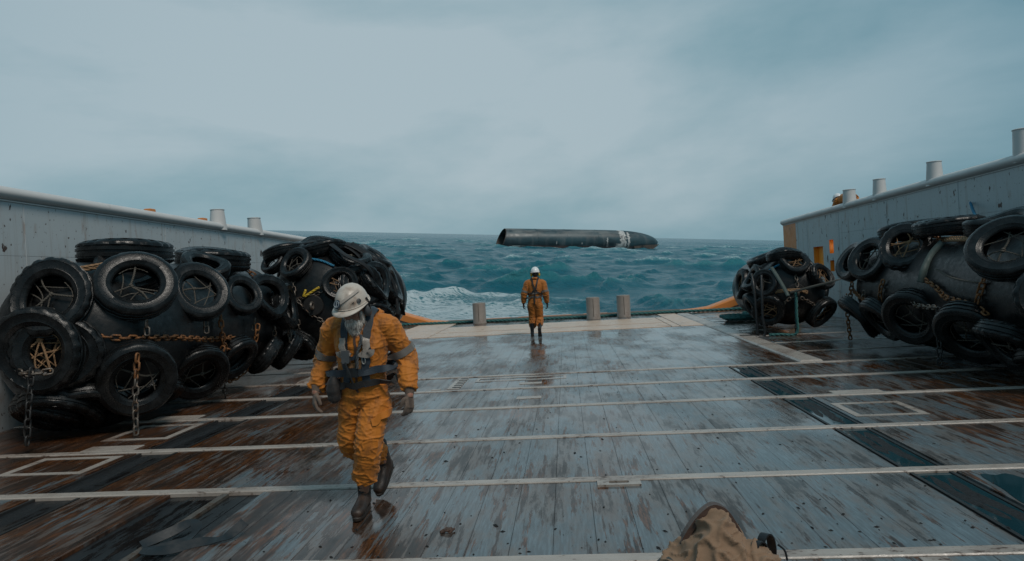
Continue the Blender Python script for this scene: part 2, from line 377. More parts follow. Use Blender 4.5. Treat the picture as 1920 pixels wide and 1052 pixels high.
def rope_mb(pts, r, strands=3, pitch=None, mb=None, n=6):
    mb = mb or MB(); pitch = pitch or r*9; P = resample(pts, pitch/9)
    for s_ in range(strands):
        q = []
        for i, p in enumerate(P):
            d = (P[min(i+1, len(P)-1)]-P[max(i-1, 0)]).normalized(); F = frame(d); an = 2*math.pi*(i/9+s_/strands)
            q.append(p+(F.col[0]*math.cos(an)+F.col[1]*math.sin(an))*r*.5)
        mb.tube(q, r*.56, n)
    return mb
def ribbon_mb(pts, nrm, w, th=.006, mb=None):
    mb = mb or MB(); R = []
    for i, p in enumerate(pts):
        d = (pts[min(i+1, len(pts)-1)]-pts[max(i-1, 0)]).normalized(); n = V(nrm[i]).normalized(); s_ = d.cross(n).normalized(); ww = w[i] if isinstance(w, (list, tuple)) else w
        R.append([p-s_*ww/2, p+s_*ww/2, p+s_*ww/2+n*th, p-s_*ww/2+n*th])
    return mb.rings(R)

# ------------------------------------------------------------------ sea
def build_sea():
    fine = np.linspace(math.radians(-62), math.radians(52), 820); coarse = np.linspace(math.radians(52), math.radians(298), 110)[1:-1]
    az = np.concatenate([fine, coarse]); n = len(az)
    r = [8.]
    while r[-1] < 9000: r.append(r[-1]*(1.0085 if r[-1] < 900 else 1.03))
    r = np.array(r); m = len(r); A, Rr = np.meshgrid(az, r); X = np.sin(A)*Rr; Y = np.cos(A)*Rr; Z = np.zeros_like(X); DX = np.zeros_like(X); DY = np.zeros_like(X)
    sp = np.maximum(Rr*.0085, Rr*.0026)
    tot = np.zeros_like(X); var = 0
    for i in range(80):
        lam = 1.1*(22/1.1)**rng.random(); th = rng.normal(-.75, .55); k = 2*math.pi/lam; amp = .0255*lam**.64*rng.uniform(.6, 1.2)
        ph = k*(X*math.cos(th)+Y*math.sin(th))+rng.uniform(0, 6.283)+.5*np.sin(.021*X+.013*Y+i); w = np.clip(lam/(2.2*sp)-.6, 0, 1)
        tot += w*amp*np.sin(ph); cq = w*amp*np.cos(ph); DX += cq*math.cos(th); DY += cq*math.sin(th)
    env = np.clip((np.hypot(X+0, Y-10)-17)/30, .2, 1.0); far = np.clip(1-(Rr-2500)/4000, .1, 1)
    sd_ = tot.std(); Z = (tot+.25*(tot**2-sd_**2)/sd_)*env*far*.52
    zn = tot/sd_; X0_, Y0_ = X.copy(), Y.copy(); X = X+DX*env*far*.55; Y = Y+DY*env*far*.55
    crest = np.clip(Z/.7, 0, 1.5)
    foam = np.zeros_like(X)
    for px, py, sx, sy, a in [(-6.9, 43, 6, 5, 1.0), (-9, 37, 5, 5, 1.0), (-12, 53, 6, 5, .75), (-4.5, 51, 6, 2.6, .8), (-2, 38.5, 4.5, 4, .85), (-16, 44, 6, 6, .8), (3.5, 50, 5, 1.6, .45), (7, 37, 5, 2, .3), (-14, 66, 5, 2.5, .5), (20, 198, 6, 4, .6), (33, 300, 14, 6, .9), (-3, 262, 20, 4, .4)]:
        foam += a*np.exp(-((X-px)/sx)**2-((Y-py)/sy)**2)
    for i in range(150):                                # white caps riding on high crests
        d = 60*(1500/60)**rng.random(); a = rng.uniform(-.75, .75); px, py = d*math.sin(a), d*math.cos(a); s_ = rng.uniform(.8, 2.0)*(d/150)**.35
        foam += rng.uniform(.5, 1.1)*np.exp(-((X-px)/(3.2*s_))**2-((Y-py)/(1.5*s_))**2)*np.clip(Z*1.6, 0, 1.3)
    for px, py, sx, sy in [(-210, 628, 11, 5), (-186, 630, 12, 5), (-95, 420, 9, 4), (120, 300, 8, 3)]: foam += 1.2*np.exp(-((X-px)/sx)**2-((Y-py)/sy)**2); Z = Z+1.1*np.exp(-((X-px)/(sx*1.3))**2-((Y-py)/(sy*1.3))**2)
    pm_ = np.sin(.09*X0_+.05*Y0_+1)+np.sin(.041*X0_-.083*Y0_)+np.sin(.017*X0_+.031*Y0_+2); foam += .95*np.clip((zn-1.0)*1.1, 0, 1)*np.clip(.65+.5*pm_, 0, 1)*np.clip((Rr-30)/40, 0, 1)
    for k in range(22): q = k/21; foam += rng.uniform(.4, 1.0)*np.exp(-((X-(-24+61*q))/2.6)**2-((Y-(250.5+26*q))/1.6)**2)
    foam = np.clip(foam, 0, 1.25)
    vs_ = np.stack([X, Y, Z], -1).reshape(-1, 3)
    i = np.arange(m-1)[:, None]; j = np.arange(n)[None, :]; j2 = (j+1) % n
    q = np.stack([i*n+j, i*n+j2, (i+1)*n+j2, (i+1)*n+j], -1).reshape(-1, 4)[:, ::-1]
    me = bpy.data.meshes.new('sea'); me.vertices.add(len(vs_)); me.vertices.foreach_set('co', vs_.ravel())
    me.loops.add(q.size); me.loops.foreach_set('vertex_index', q.ravel().astype(np.int32)); me.polygons.add(len(q)); me.polygons.foreach_set('loop_start', np.arange(0, q.size, 4, dtype=np.int32)); me.polygons.foreach_set('loop_total', np.full(len(q), 4, np.int32))
    me.polygons.foreach_set('use_smooth', np.ones(len(q), bool)); me.update(); me.validate()
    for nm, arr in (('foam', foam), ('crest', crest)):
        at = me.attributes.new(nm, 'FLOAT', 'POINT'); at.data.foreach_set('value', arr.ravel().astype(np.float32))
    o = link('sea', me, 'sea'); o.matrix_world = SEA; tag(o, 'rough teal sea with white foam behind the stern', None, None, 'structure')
build_sea()

# ------------------------------------------------------------------ ship: hull, deck, bulwarks
hull = MB(); hull.box(-8.7, 8.7, -4, 26.2, -6, -.055); hull.build('hull', 'hull_paint', smooth=False); tag(bpy.data.objects['hull'], 'dark brown ship hull under the working deck', None, None, 'structure')
deck = MB().box(-7.99, 7.99, -3.9, 26.0, -.06, -.030).build('deck', 'dark_floor', smooth=False); tag(deck, 'wet wooden working deck of worn grey blue planks', None, None, 'structure')
BARS = [-.36, 1.18, 2.72, 4.25, 5.87, 7.43, 9.15, 10.66, 12.07]
PW = .2865; BW = .06
cells = []                                             # every plank: x0, x1, y0, y1
def fill(x0, x1, y0, y1, skip=None):
    k = math.floor((x0+40)/PW); xs = []
    while True:
        a = max(x0, k*PW-40); b = min(x1, (k+1)*PW-40)
        if a >= x1-.02: break
        if b-a > .05 and not (skip and skip(a, b, y0, y1)): cells.append((a, b, y0, y1))
        k += 1
pit = lambda a, b, y0, y1: y0 > 4.2 and y1 < 5.9 and b > -3.46 and a < -2.78
GL, GR = (-4.95, -4.45), (2.70, 3.08)
edges = [-3.9]+BARS
for y0, y1 in zip(edges, edges[1:]):
    a, b = y0+BW+.004, y1-BW-.004
    fill(GL[1]+.01, GR[0]-.01, a, b, pit); fill(-7.93, GL[0]-.01, a, b); fill(GR[1]+.01, 7.93, a, b)
SB = [12.07+1.53*k for k in range(10)]                 # bars of the side bays aft
fill(-4.68, 3.94, 12.07+BW+.004, 20.25)
fill(-4.25, 3.25, 24.05, 25.92)
for y0, y1 in zip(SB, SB[1:]):
    a, b = y0+BW+.004, min(y1-BW-.004, 25.92)
    fill(-7.93, -5.75 if y1 > 20.4 else -5.06, a, b); fill(4.42, 7.93, a, b)
camp = V((0, 0, 1.8))
def shows(c):
    x, y = (c[0]+c[1])/2, (c[2]+c[3])/2
    if y < 3.9 or abs(x+.07*y) > .80*y+.2: return 0
    if x < -5.75 and y > 7.6 or x > 5.7 and y > 9: return .1
    return (c[1]-c[0])*(c[3]-c[2])*1.8/(y*y+3.2)**1.5
cells.sort(key=shows, reverse=True)
pm = {}
for c in cells[:298]:
    key = (round(c[1]-c[0], 3), round(c[3]-c[2], 3)); g = .0006
    if key not in pm:
        w, h = key; pm[key] = MB().cbox(-w/2+g, w/2-g, -h/2, h/2, -.029, 0, .0018).mesh('plank', False)
    link('plank', pm[key], 'plank', deck, ((c[0]+c[1])/2, (c[2]+c[3])/2, random.uniform(-.0006, .0004)))
rest = MB()
for c in cells[298:]: rest.cbox(c[0]+.0006, c[1]-.0006, c[2], c[3], -.029, random.uniform(-.0025, .0015), .0018)
tag(rest.build('far_plank', 'plank', deck, smooth=False), 'deck planks beyond the nearest ones', None, None, 'stuff')
# white flat bars across the deck
for y in BARS: MB().cbox(-7.93, 7.93, y-BW, y+BW, -.028, .010, .008).build('deck_bar', 'bar', deck, smooth=False)
for y in SB[1:]:
    if y < 25.5:
        MB().cbox(-7.93, -5.76 if y > 20.4 else -5.06, y-.04, y+.04, -.028, .008, .006).build('deck_bar', 'bar', deck, smooth=False)
        MB().cbox(4.42, 7.93, y-.04, y+.04, -.028, .008, .006).build('deck_bar', 'bar', deck, smooth=False)
MB().cbox(3.96, 4.36, 12.16, 25.3, -.028, .03, .03).build('edge_strip', 'bar', deck, smooth=False)
MB().cbox(-5.04, -4.70, 12.16, 20.3, -.028, .03, .03).build('edge_strip', 'bar', deck, smooth=False)
# painted steel plates by the stern
for x0, x1, y0, y1 in [(-4.24, 3.0, 20.30, 21.65), (-4.24, 3.0, 21.78, 23.98), (-5.72, -4.28, 20.32, 25.9), (3.29, 3.94, 20.30, 25.6), (3.03, 3.26, 20.30, 23.98)]:
    MB().cbox(x0, x1, y0, y1, -.028, .014, .01).build('stern_plate', 'peach_paint', deck, smooth=False)
MB().box(-4.24, 3.0, 21.655, 21.775, -.028, .008).build('weld_strip', 'chain_rust', deck, smooth=False)
# painted frames on the planks, small plates beside the bars
def frame_paint(x0, x1, y0, y1, w, h, z=.004):
    MB().box(x0, x1, y0, y0+h, z-.003, z).box(x0, x1, y1-h, y1, z-.003, z).box(x0, x0+w, y0+h, y1-h, z-.003, z).box(x1-w, x1, y0+h, y1-h, z-.003, z).build('painted_frame', 'bar', deck, smooth=False)
frame_paint(-5.98, -5.04, 6.58, 7.26, .09, .08); frame_paint(-5.86, -4.99, 8.02, 8.88, .09, .09); frame_paint(3.14, 3.93, 7.86, 8.62, .08, .08)
frame_paint(-1.62, -.08, 11.45, 11.86, .05, .10)
for x0, x1, y0, y1 in [(-.85, -.48, 11.05, 11.2), (-.80, -.44, 9.75, 9.92), (-5.75, -5.1, 7.51, 7.74), (-6.0, -5.3, 9.23, 9.48), (3.42, 4.05, 9.22, 9.42), (-2.25, -2.10, 10.8, 10.9), (1.98, 2.14, 3.5, 4.17)]:
    MB().cbox(x0, x1, y0, y1, -.003, .006, .003).build('painted_plate', 'bar', deck, smooth=False)
lad = MB().cbox(-2.0, -1.8, 10.84, 12.0, -.003, .006, .003).build('ladder_marking', 'bar', deck, smooth=False)
for k in range(6): MB().box(-1.93, -1.80, 10.92+k*.18, 10.99+k*.18, .004, .009).build('ladder_rung', 'muck', lad, smooth=False)
# slotted plate on the second bar
me_ = MB()
o_ = [(.18, 5.66), (.52, 5.66), (.52, 5.80), (.18, 5.80)]; sl = [(.35+.055*math.copysign(1, math.cos(a))+.028*math.cos(a), 5.73+.028*math.sin(a)) for a in [2*math.pi*(k+.5)/16 for k in range(16)]]
me_.box(.17, .53, 5.655, 5.702, -.003, .018).box(.17, .53, 5.758, 5.804, -.003, .018).box(.17, .268, 5.702, 5.758, -.003, .018).box(.432, .53, 5.702, 5.758, -.003, .018)
pl = me_.build('slotted_plate', 'bar', deck, smooth=False); MB().box(.27, .43, 5.703, 5.757, -.003, .004).build('slot', 'muck', pl, smooth=False)
# drain channels: recessed steel troughs with standing water and muck
def lump(x0, x1, y0, y1, z0, z1, n=26, name='muck_bank', parent=None):
    R = []
    for i in range(n+1):
        t_ = i/n; y = y0+(y1-y0)*t_; e_ = min(1, 6*t_, 6*(1-t_))**.6; c = (x0+x1)/2+.05*noise.noise(V((y*1.6, x0, 3))); w = (x1-x0)/2*e_*(.65+.6*abs(noise.noise(V((y*4.3, x0*3, 0))))); h = z0+(z1-z0)*e_*(.6+.7*abs(noise.noise(V((y*6, 1, x0)))))
        R.append([V((c-w, y, z0-.004)), V((c-w*.6, y, z0+(h-z0)*.7)), V((c, y, h)), V((c+w*.55, y, z0+(h-z0)*.75)), V((c+w, y, z0-.004))])
    return MB().rings(R, True).build(name, 'muck', parent)
for (x0, x1), segs in ((GL, BARS[3:]), (GR, BARS[2:])):
    for y0, y1 in zip(segs, segs[1:]):
        ch = MB().box(x0, x1, y0+BW, y1-BW, -.0295, -.0255).build('drain_channel', 'dark_floor', deck, smooth=False)
        MB().box(x0+.02, x0+.05, y0+BW, y1-BW, -.0255, -.004).build('channel_rail', 'chain_dark', ch, smooth=False); MB().box(x1-.05, x1-.02, y0+BW, y1-BW, -.0255, -.004).build('channel_rail', 'chain_dark', ch, smooth=False)
        if x0 > 0:
            MB().box(x0+.055, x1-.055, y0+BW+.01, y1-BW-.01, -.0255, -.012).build('standing_water', 'puddle', ch, smooth=False)
            lump(x1-.22, x1-.07, y0+.16, y1-.2, -.0122, .002, parent=ch); lump(x0+.07, x0+.19, y0+.5, y1-.14, -.0122, .000, parent=ch)
        else:
            lump(x0+.07, x1-.2, y0+.1, y1-.1, -.0256, -.004, parent=ch); MB().box(x1-.19, x1-.07, y0+BW+.3, y1-BW-.2, -.0255, -.016).build('standing_water', 'puddle_dark', ch, smooth=False)
pitf = MB().box(-3.57, -2.88, 4.33, 5.79, -.0295, -.0255).build('deck_recess', 'puddle_dark', deck, smooth=False)
MB().box(-3.12, -3.06, 4.34, 5.78, -.0255, .001).build('recess_rail', 'chain_steel', pitf, smooth=False); MB().box(-3.04, -2.9, 4.34, 5.0, -.0255, -.012).build('standing_water', 'puddle_dark', pitf, smooth=False)
# big thin puddle at the starboard side of the near bays
def puddle_sheet(cx_, cy_, rx, ry, seed, y_lo, y_hi):
    n = 40; ring = []
    for k in range(n):
        a = 2*math.pi*k/n; r_ = 1+.35*noise.noise(V((math.cos(a)*1.5, math.sin(a)*1.5, seed))); ring.append(V((cx_+rx*r_*math.cos(a), min(max(cy_+ry*r_*math.sin(a), y_lo), y_hi), .0035)))
    MB().add(ring, [tuple(range(n))]).build('puddle', 'puddle', deck, smooth=False)
puddle_sheet(3.30, 4.95, .20, .8, 1.3, 4.34, 5.78)
# loose flecks of rust and bark on the planks
fl = MB()
for k in range(340):
    y = 4.35+7*random.random()**1.6; x = random.uniform(-.55, .5)*y*1.1+.3; s_ = random.uniform(.004, .016)*(1.6 if random.random() < .12 else 1); a = random.uniform(0, 6.28)
    b = [V((x+s_*q*math.cos(a+w), y+s_*q*1.3*math.sin(a+w), .0012)) for w, q in ((0, 1.3), (1.5, .7), (3, 1.2), (4.6, .6))]
    fl.add(b+[V((x, y, .003+s_*.45))], [(0, 1, 4), (1, 2, 4), (2, 3, 4), (3, 0, 4)])
tag(fl.build('debris', 'muck', smooth=False), 'small dark flecks of debris scattered on the planks', 'debris', None, 'stuff')

# bulwarks
ztop = lambda y: 3.30-.015*(y-10)
def plate(x, s, ya, yb, za, zb, mat, parent, name='plate', t0=0.):
    g = .0018; za1 = za+g; f = (lambda y: ztop(y)-g) if zb is None else (lambda y: zb-g); x0, x1 = x+s*t0, x+s*.10
    vs_ = [(x0, ya+g, za1), (x0, yb-g, za1), (x0, yb-g, f(yb)), (x0, ya+g, f(ya)), (x1, ya+g, za1), (x1, yb-g, za1), (x1, yb-g, f(yb)), (x1, ya+g, f(ya))]
    fs = [(0, 1, 2, 3), (7, 6, 5, 4), (0, 4, 5, 1), (1, 5, 6, 2), (2, 6, 7, 3), (3, 7, 4, 0)]
    if s < 0: fs = [tuple(reversed(q)) for q in fs]
    return MB().add(vs_, fs).build(name, mat, parent, smooth=False)
def bulwark(side, yend, label):
    s = side; root = empty('bulwark', (8*s, 10, 0), label=label, cat='bulwark'); X0 = 8*s
    root.location = (0, 0, 0)
    cols = [-3.9, -1, 2.2, 5.3, 8.35, 11.4, 14.5, 17.6, 20.6, 23.2, yend] if s > 0 else [-3.9, -1, 2.2, 5.3, 9.6, 13.2, 16.6, 20., yend]
    for a, b in zip(cols, cols[1:]):
        if s > 0 and abs(a-20.6) < .01: continue
        if s > 0 and abs(b-yend) < .01:
            plate(X0, s, a, b-1.35, -.05, 1.52, 'wall', root); plate(X0, s, a, b-1.35, 1.52, None, 'wall', root)
            plate(X0, s, b-1.35, b, -.05, None, 'orange_paint', root, 'end_plate'); continue
        plate(X0, s, a, b, -.05, 1.52, 'wall', root); plate(X0, s, a, b, 1.52, 2.46, 'wall', root); plate(X0, s, a, b, 2.46, None, 'wall', root)
    if s > 0:                                          # plate with cut openings
        ys = [20.604, 21.05, 21.37, 21.88, 22.7, 23.196]; zs = [-.05, 1.35, 1.54, 1.68, 1.89, 2.13, 2.30, 9]
        hole = lambda i, j: (i == 3 and 2 <= j <= 4) or (i == 1 and j in (1, 2)) or (i == 1 and j in (4, 5))
        m = MB(); rvs = {}; pz = lambda y, j: ztop(y)-.004 if j == 7 else zs[j]
        for i in range(5):
            for j in range(7):
                a, b = ys[i], ys[i+1]
                if hole(i, j):
                    rv = MB()
                    for (i2, j2, p, q) in ((i-1, j, (a, zs[j]), (a, zs[j+1])), (i+1, j, (b, zs[j+1]), (b, zs[j])), (i, j-1, (b, zs[j]), (a, zs[j])), (i, j+1, (a, zs[j+1]), (b, zs[j+1]))):
                        if not hole(i2, j2): rv.add([(8.001, *p), (8.001, *q), (8.16, *q), (8.16, *p)], [(0, 1, 2, 3)])
                    rvs.setdefault((i, j > 3 and i == 1), MB()).add(rv.v, rv.f)
                else: m.add([(8, a, pz(a, j)), (8, b, pz(b, j)), (8, b, pz(b, j+1)), (8, a, pz(a, j+1))], [(0, 1, 2, 3)])
        pw = m.build('window_plate', 'wall', root, smooth=False)
        MB().box(8.155, 8.20, 20.62, 23.18, 1.2, 2.36).build('recess_back', 'orange_bright', pw, smooth=False); [r_.build('opening_reveal', 'orange_bright', pw, smooth=False) for r_ in rvs.values()]
        MB().ell((8.12, 21.2, 2.1), (V((.05, 0, 0)), V((0, .07, 0)), V((0, 0, .11)))).build('lamp', 'lamp', pw)
    # rounded cap rail, bead below it
    R = []; y = -3.9; ylist = list(np.arange(-3.9, yend, 1.5))+[yend]
    for y in ylist: R.append([V((X0+s*(.06)+.16*math.cos(a), y, ztop(y)+.055+.105*math.sin(a))) for a in [2*math.pi*k/20 for k in range(20)]])
    cap = MB().rings(R).build('cap_rail', 'cap_paint', root)
    MB().tube([(X0-s*.008, y, ztop(y)-.055) for y in ylist], .014, 6).build('weld_bead', 'cap_paint', root)
    for y in cols[1:-1]: MB().tube([(X0-s*.002, y, 0), (X0-s*.002, y, ztop(y)-.06)], .007, 5).build('weld_seam', 'wall', root)
    MB().box(min(8.6*s, 8.7*s), max(8.6*s, 8.7*s), -3.9, yend-.02, -.05, 2.6).build('outer_plate', 'wall', root, smooth=False)
    return root
bulwark(-1, 23.0, 'long grey rust spotted bulwark wall behind the larger pair of tyre fenders')
bulwark(1, 25.65, 'long grey bulwark wall with square openings and orange painted end')
for s in (-1, 1):
    w = MB(); w.box(min(8.11*s, 8.59*s), max(8.11*s, 8.59*s), -3.9, 22.9 if s < 0 else 25.5, 1.55 if s < 0 else 2.38, 1.62 if s < 0 else 2.45)
    o = w.build('side_walkway', 'dark_floor', smooth=False); tag(o, None, None, None, 'structure')
def post(name, x, y, z0, z1, r0, r1, lean, label, group, mat='cap_paint'):
    root = empty(name, (x, y, z0), label=label, cat='post', group=group)
    h = z1-z0; R = []
    for t_ in (0, .06, .5, .94, 1): R.append([V(((r0+(r1-r0)*t_)*math.cos(a), lean*t_+(r0+(r1-r0)*t_)*math.sin(a), h*t_)) for a in [2*math.pi*k/20 for k in range(20)]])
    MB().rings(R).build('post_body', mat, root); MB().tube([(r1*1.01*math.cos(a), lean+r1*1.01*math.sin(a), h) for a in [2*math.pi*k/20 for k in range(20)]], .012, 5, False, True).build('rim', mat, root)
G = 'pale posts standing on the bulwarks'
post('rail_post', -8.08, 15.5, 3.20, 3.68, .20, .15, .0, 'pale tapered post on the grey bulwark nearer to the two orange markers', G)
post('rail_post', -8.08, 17.45, 3.18, 3.63, .20, .16, -.06, 'smaller pale post on the far end of the rust spotted bulwark', G)
post('rail_post', 8.08, 12.62, 3.25, 3.83, .16, .145, .0, 'tallest pale post on the bulwark, cut by the picture edge', G)
post('rail_post', 8.08, 15.5, 3.2, 3.72, .175, .14, .0, 'pale stub post alone between two others above the large starboard fender', G)
post('rail_post', 8.08, 18.1, 3.16, 3.69, .175, .14, .0, 'pale stub post next to the post that hides a crewman', G)
post('rail_post', 8.08, 19.95, 3.14, 3.64, .185, .16, .0, 'pale stub post with a crouching crewman behind it', G)
for y, lb in ((12.84, 'small orange marker block on the bulwark cap, the nearer one'), (14.8, 'small orange marker block on the bulwark cap beside a pale post')):
    z = ztop(y)+.15; m = MB().cbox(-8.16, -8.02, y-.05, y+.12, z-.03, z+.06, .012).box(-8.11, -8.07, y+.12, y+.2, z-.01, z+.03); tag(m.build('rail_marker', 'orange_paint', smooth=False), lb, 'marker', 'orange markers on the bulwark cap')
# stern: lip, guide pins, orange quarter beams
lip = MB()
R = [[V((x, 25.98, -.3)), V((x, 25.98, .05)), V((x, 26.06, .12)), V((x, 26.34, .12)), V((x, 26.5, .02)), V((x, 26.5, -.8))] for x in np.linspace(-4.6, 4.2, 12)]
sl_ = lip.rings(R).build('stern_lip', 'hull_paint', smooth=False); tag(sl_, 'rusty brown steel lip along the open stern edge', 'stern lip')
for x0, x1 in ((-3.2, -2.2), (-1.9, .15), (-.6 + 1.2, 1.5)): MB().box(x0, x1, 26.08, 26.33, .119, .1235).build('orange_patch', 'orange_paint', sl_, smooth=False)
for s, lb in ((-1, 'orange beam rising from the stern edge towards the torn tyre fender'), (1, 'orange beam rising from the stern edge behind the strapped fender')):
    root = empty('quarter_beam', (0, 0, 0), label=lb, cat='beam', group='orange beams at the stern corners')
    pth = [(4.15, .02), (4.9, .06), (5.4, .12), (6.2, .38), (7.0, .66), (8.0, 1.02), (8.6, 1.22)]; R = []
    for x, z in pth: R.append([V((s*x, 26.45, z-.30)), V((s*x, 26.45, z-.05)), V((s*x, 26.52, z)), V((s*x, 27.0, z+.02)), V((s*x, 27.1, z-.06)), V((s*x, 27.1, z-.30))][::s])
    MB().rings(R).build('beam', 'orange_paint', root, smooth=False)
    R = [[V((s*x, 26.5, -1.2)), V((s*x, 26.5, z-.29)), V((s*x, 26.6, z-.29)), V((s*x, 26.6, -1.2))][::s] for x, z in pth]; MB().rings(R).build('side_plate', 'pin_steel', root, smooth=False)
MB().box(-8.6, -4.55, 25.95, 26.48, -.9, -.01).box(4.15, 8.6, 25.95, 26.48, -.9, -.01).build('stern_shelf', 'hull_paint', smooth=False); tag(bpy.data.objects['stern_shelf'], None, None, None, 'structure')
def pin(x, y, h, r, label):
    root = empty('guide_pin', (x, y, 0), label=label, cat='post', group='steel guide pins at the stern')
    prof = [(.02, h), (r-.03, h), (r-.008, h-.006), (r, h-.03), (r, .05), (r+.015, .03), (r+.015, .0)]
    MB().lathe(prof, 28).build('pin_body', 'pin_steel', root)
    MB().lathe([(r*.55, h-.001), (r*.55, h+.008), (.01, h+.008)], 20).build('pin_cap', 'pin_steel', root)
    MB().tube([(0, -r-.002, .1), (0, -r-.002, h-.05)], .008, 5).build('weld_seam', 'hull_paint', root)
pin(-3.30, 25.45, .78, .245, 'lone brown steel guide pin at the stern edge beside the far crewman')
pin(.93, 24.9, .79, .245, 'inner one of the two brown guide pins standing together')
pin(2.05, 25.2, .80, .245, 'outer one of the two brown guide pins, nearest the strapped fender')

# rocket hull afloat
def rocket():
    L, r = 58., 4.7
    root = empty('floating_hull', label='black cylindrical rocket hull with pointed nose floating in the sea', cat='hull')
    a = V((-23.2, 256, 2.25)); b = V((37., 281, 2.7)); d = (b-a).normalized(); Fm = Matrix((d, V((0, 0, 1)).cross(d).normalized(), d.cross(V((0, 0, 1)).cross(d).normalized()))).transposed().to_4x4(); Fm.translation = a
    root.matrix_world = SEA @ Fm
    n = 48; Lc = 48.5; prof = [(0., r*.97), (.4, r), (10, r), (20, r), (30, r), (42, r*.995), (Lc, r*.97)]
    for k in range(1, 15): t_ = k/14; prof.append((Lc+16.5*t_, r*.97*math.sqrt(max(0, 1-t_**1.75))*(1 if k < 14 else 0)+(.55 if k == 14 else .0)))
    an = [2*math.pi*k/n for k in range(n)]; R = [[V((x, q*math.cos(a_), q*math.sin(a_))) for a_ in an] for x, q in prof]
    for q in R[0]: q.x += (q.z-4)*.34
    for q in R[1]: q.x += (q.z-4)*.34
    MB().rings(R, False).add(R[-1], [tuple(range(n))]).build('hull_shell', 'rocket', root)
    Ri = [[V((x+(r_*math.sin(a_)-4)*.34*(1 if x < 1 else 0), r_*math.cos(a_), r_*math.sin(a_))) for a_ in an] for x, r_ in ((.0, r*.965), (6, r*.94), (9, r*.93), (9.01, .3))]
    MB().rings([list(reversed(q)) for q in Ri], False).build('hull_inside', 'rocket_inside', root)
    MB().tube([R[0][k] for k in range(n)], .11, 6, False, True).build('open_rim', 'rocket_inside', root)
    def patch(x0, x1, a0, a1, mat, name, rag=.25, seed=0, rr=None):
        m_, k_ = 36, 8; P = []
        for i in range(m_+1):
            a_ = math.radians(a0+(a1-a0)*i/m_); row = []
            for j in range(k_+1):
                t_ = j/k_; w = (x1-x0)*.5*(1-rag*abs(noise.noise(V((i*.33, seed, t_*5))))*2.4); c = (x0+x1)/2+.5*noise.noise(V((i*.4, seed+5, 0))); x = c+w*(2*t_-1)
                q = np.interp(x, [p[0] for p in prof], [p[1] for p in prof])+.03; row.append(V((x, -q*math.cos(a_), q*math.sin(a_))))
            P.append(row)
        mb = MB(); vs_ = [q for r_ in P for q in r_]; w = k_+1; mb.add(vs_, [(i*w+j, i*w+j+1, (i+1)*w+j+1, (i+1)*w+j) for i in range(m_) for j in range(k_)]); mb.build(name, mat, root)
    patch(46.0, 48.9, -22, 82, 'rocket_pale', 'pale_scrape', .5, 1); patch(49.3, 50.5, -30, 60, 'rocket_pale', 'pale_scrape', .6, 3); patch(44.0, 47.0, -24, -8, 'rocket_pale', 'pale_scrape', .5, 7); patch(40.2, 40.9, -22, 22, 'rocket_pale', 'pale_scrape', .8, 9)
    patch(29.6, 30.0, -12, -4, 'rocket_pale', 'pale_scrape', .3, 4); patch(19.2, 19.5, -12, 2, 'rocket_pale', 'pale_scrape', .3, 6); patch(1.2, 7., -27, -20, 'rocket_pale', 'pale_scrape', .8, 12)
    for x in (12, 24, 37, 48): MB().tube([(x, (np.interp(x, [p[0] for p in prof], [p[1] for p in prof])+.01)*math.cos(a_), (np.interp(x, [p[0] for p in prof], [p[1] for p in prof])+.01)*math.sin(a_)) for a_ in an], .045, 5, False, True).build('weld_ring', 'rocket', root)
    fin = [(52, -.3), (56, .1), (63.5, .6), (61, -1.2), (53, -1.5)]
    mb = MB(); vs_ = [V((x, y_, z-1.3)) for y_ in (-4.3, -4.05) for x, z in fin]; k = len(fin); mb.add(vs_, [tuple(range(k)), tuple(reversed(range(k, 2*k)))]+[(i, (i+1) % k, (i+1) % k+k, i+k) for i in range(k)]); mb.build('flap', 'rocket_inside', root, smooth=False)
rocket()
# green mooring rope along the stern
def deck_rope(pts, r, name, label, mat, k=14): return tag(rope_mb(catmull(pts, k), r).build(name, mat, angle=None), label, 'rope')
deck_rope([(-6.9, 26.2, .06), (-5.2, 25.95, .06), (-4.2, 25.93, .055), (-2.8, 25.80, .055), (-1.2, 25.62, .055), (.3, 25.52, .055), (1.2, 25.5, .055), (2.2, 25.72, .055), (3.6, 25.78, .06), (5.2, 25.75, .06), (7.6, 25.7, .06)], .055, 'mooring_rope', 'long green mooring rope lying along the stern edge', 'rope_green')
pts = []
for k in range(40): a = k*.52; rr = .62+.10*math.sin(k*.7); pts.append((5.35+rr*1.0*math.cos(a), 21.2+rr*.75*math.sin(a), .05+k*.0035))
pts += [(5.9, 20.7, .05), (6.4, 20.2, .05)]
deck_rope(pts, .05, 'rope_coil', 'coil of green rope on the deck beside the strapped fender', 'rope_green', 4)
# --- END STRUCTURE

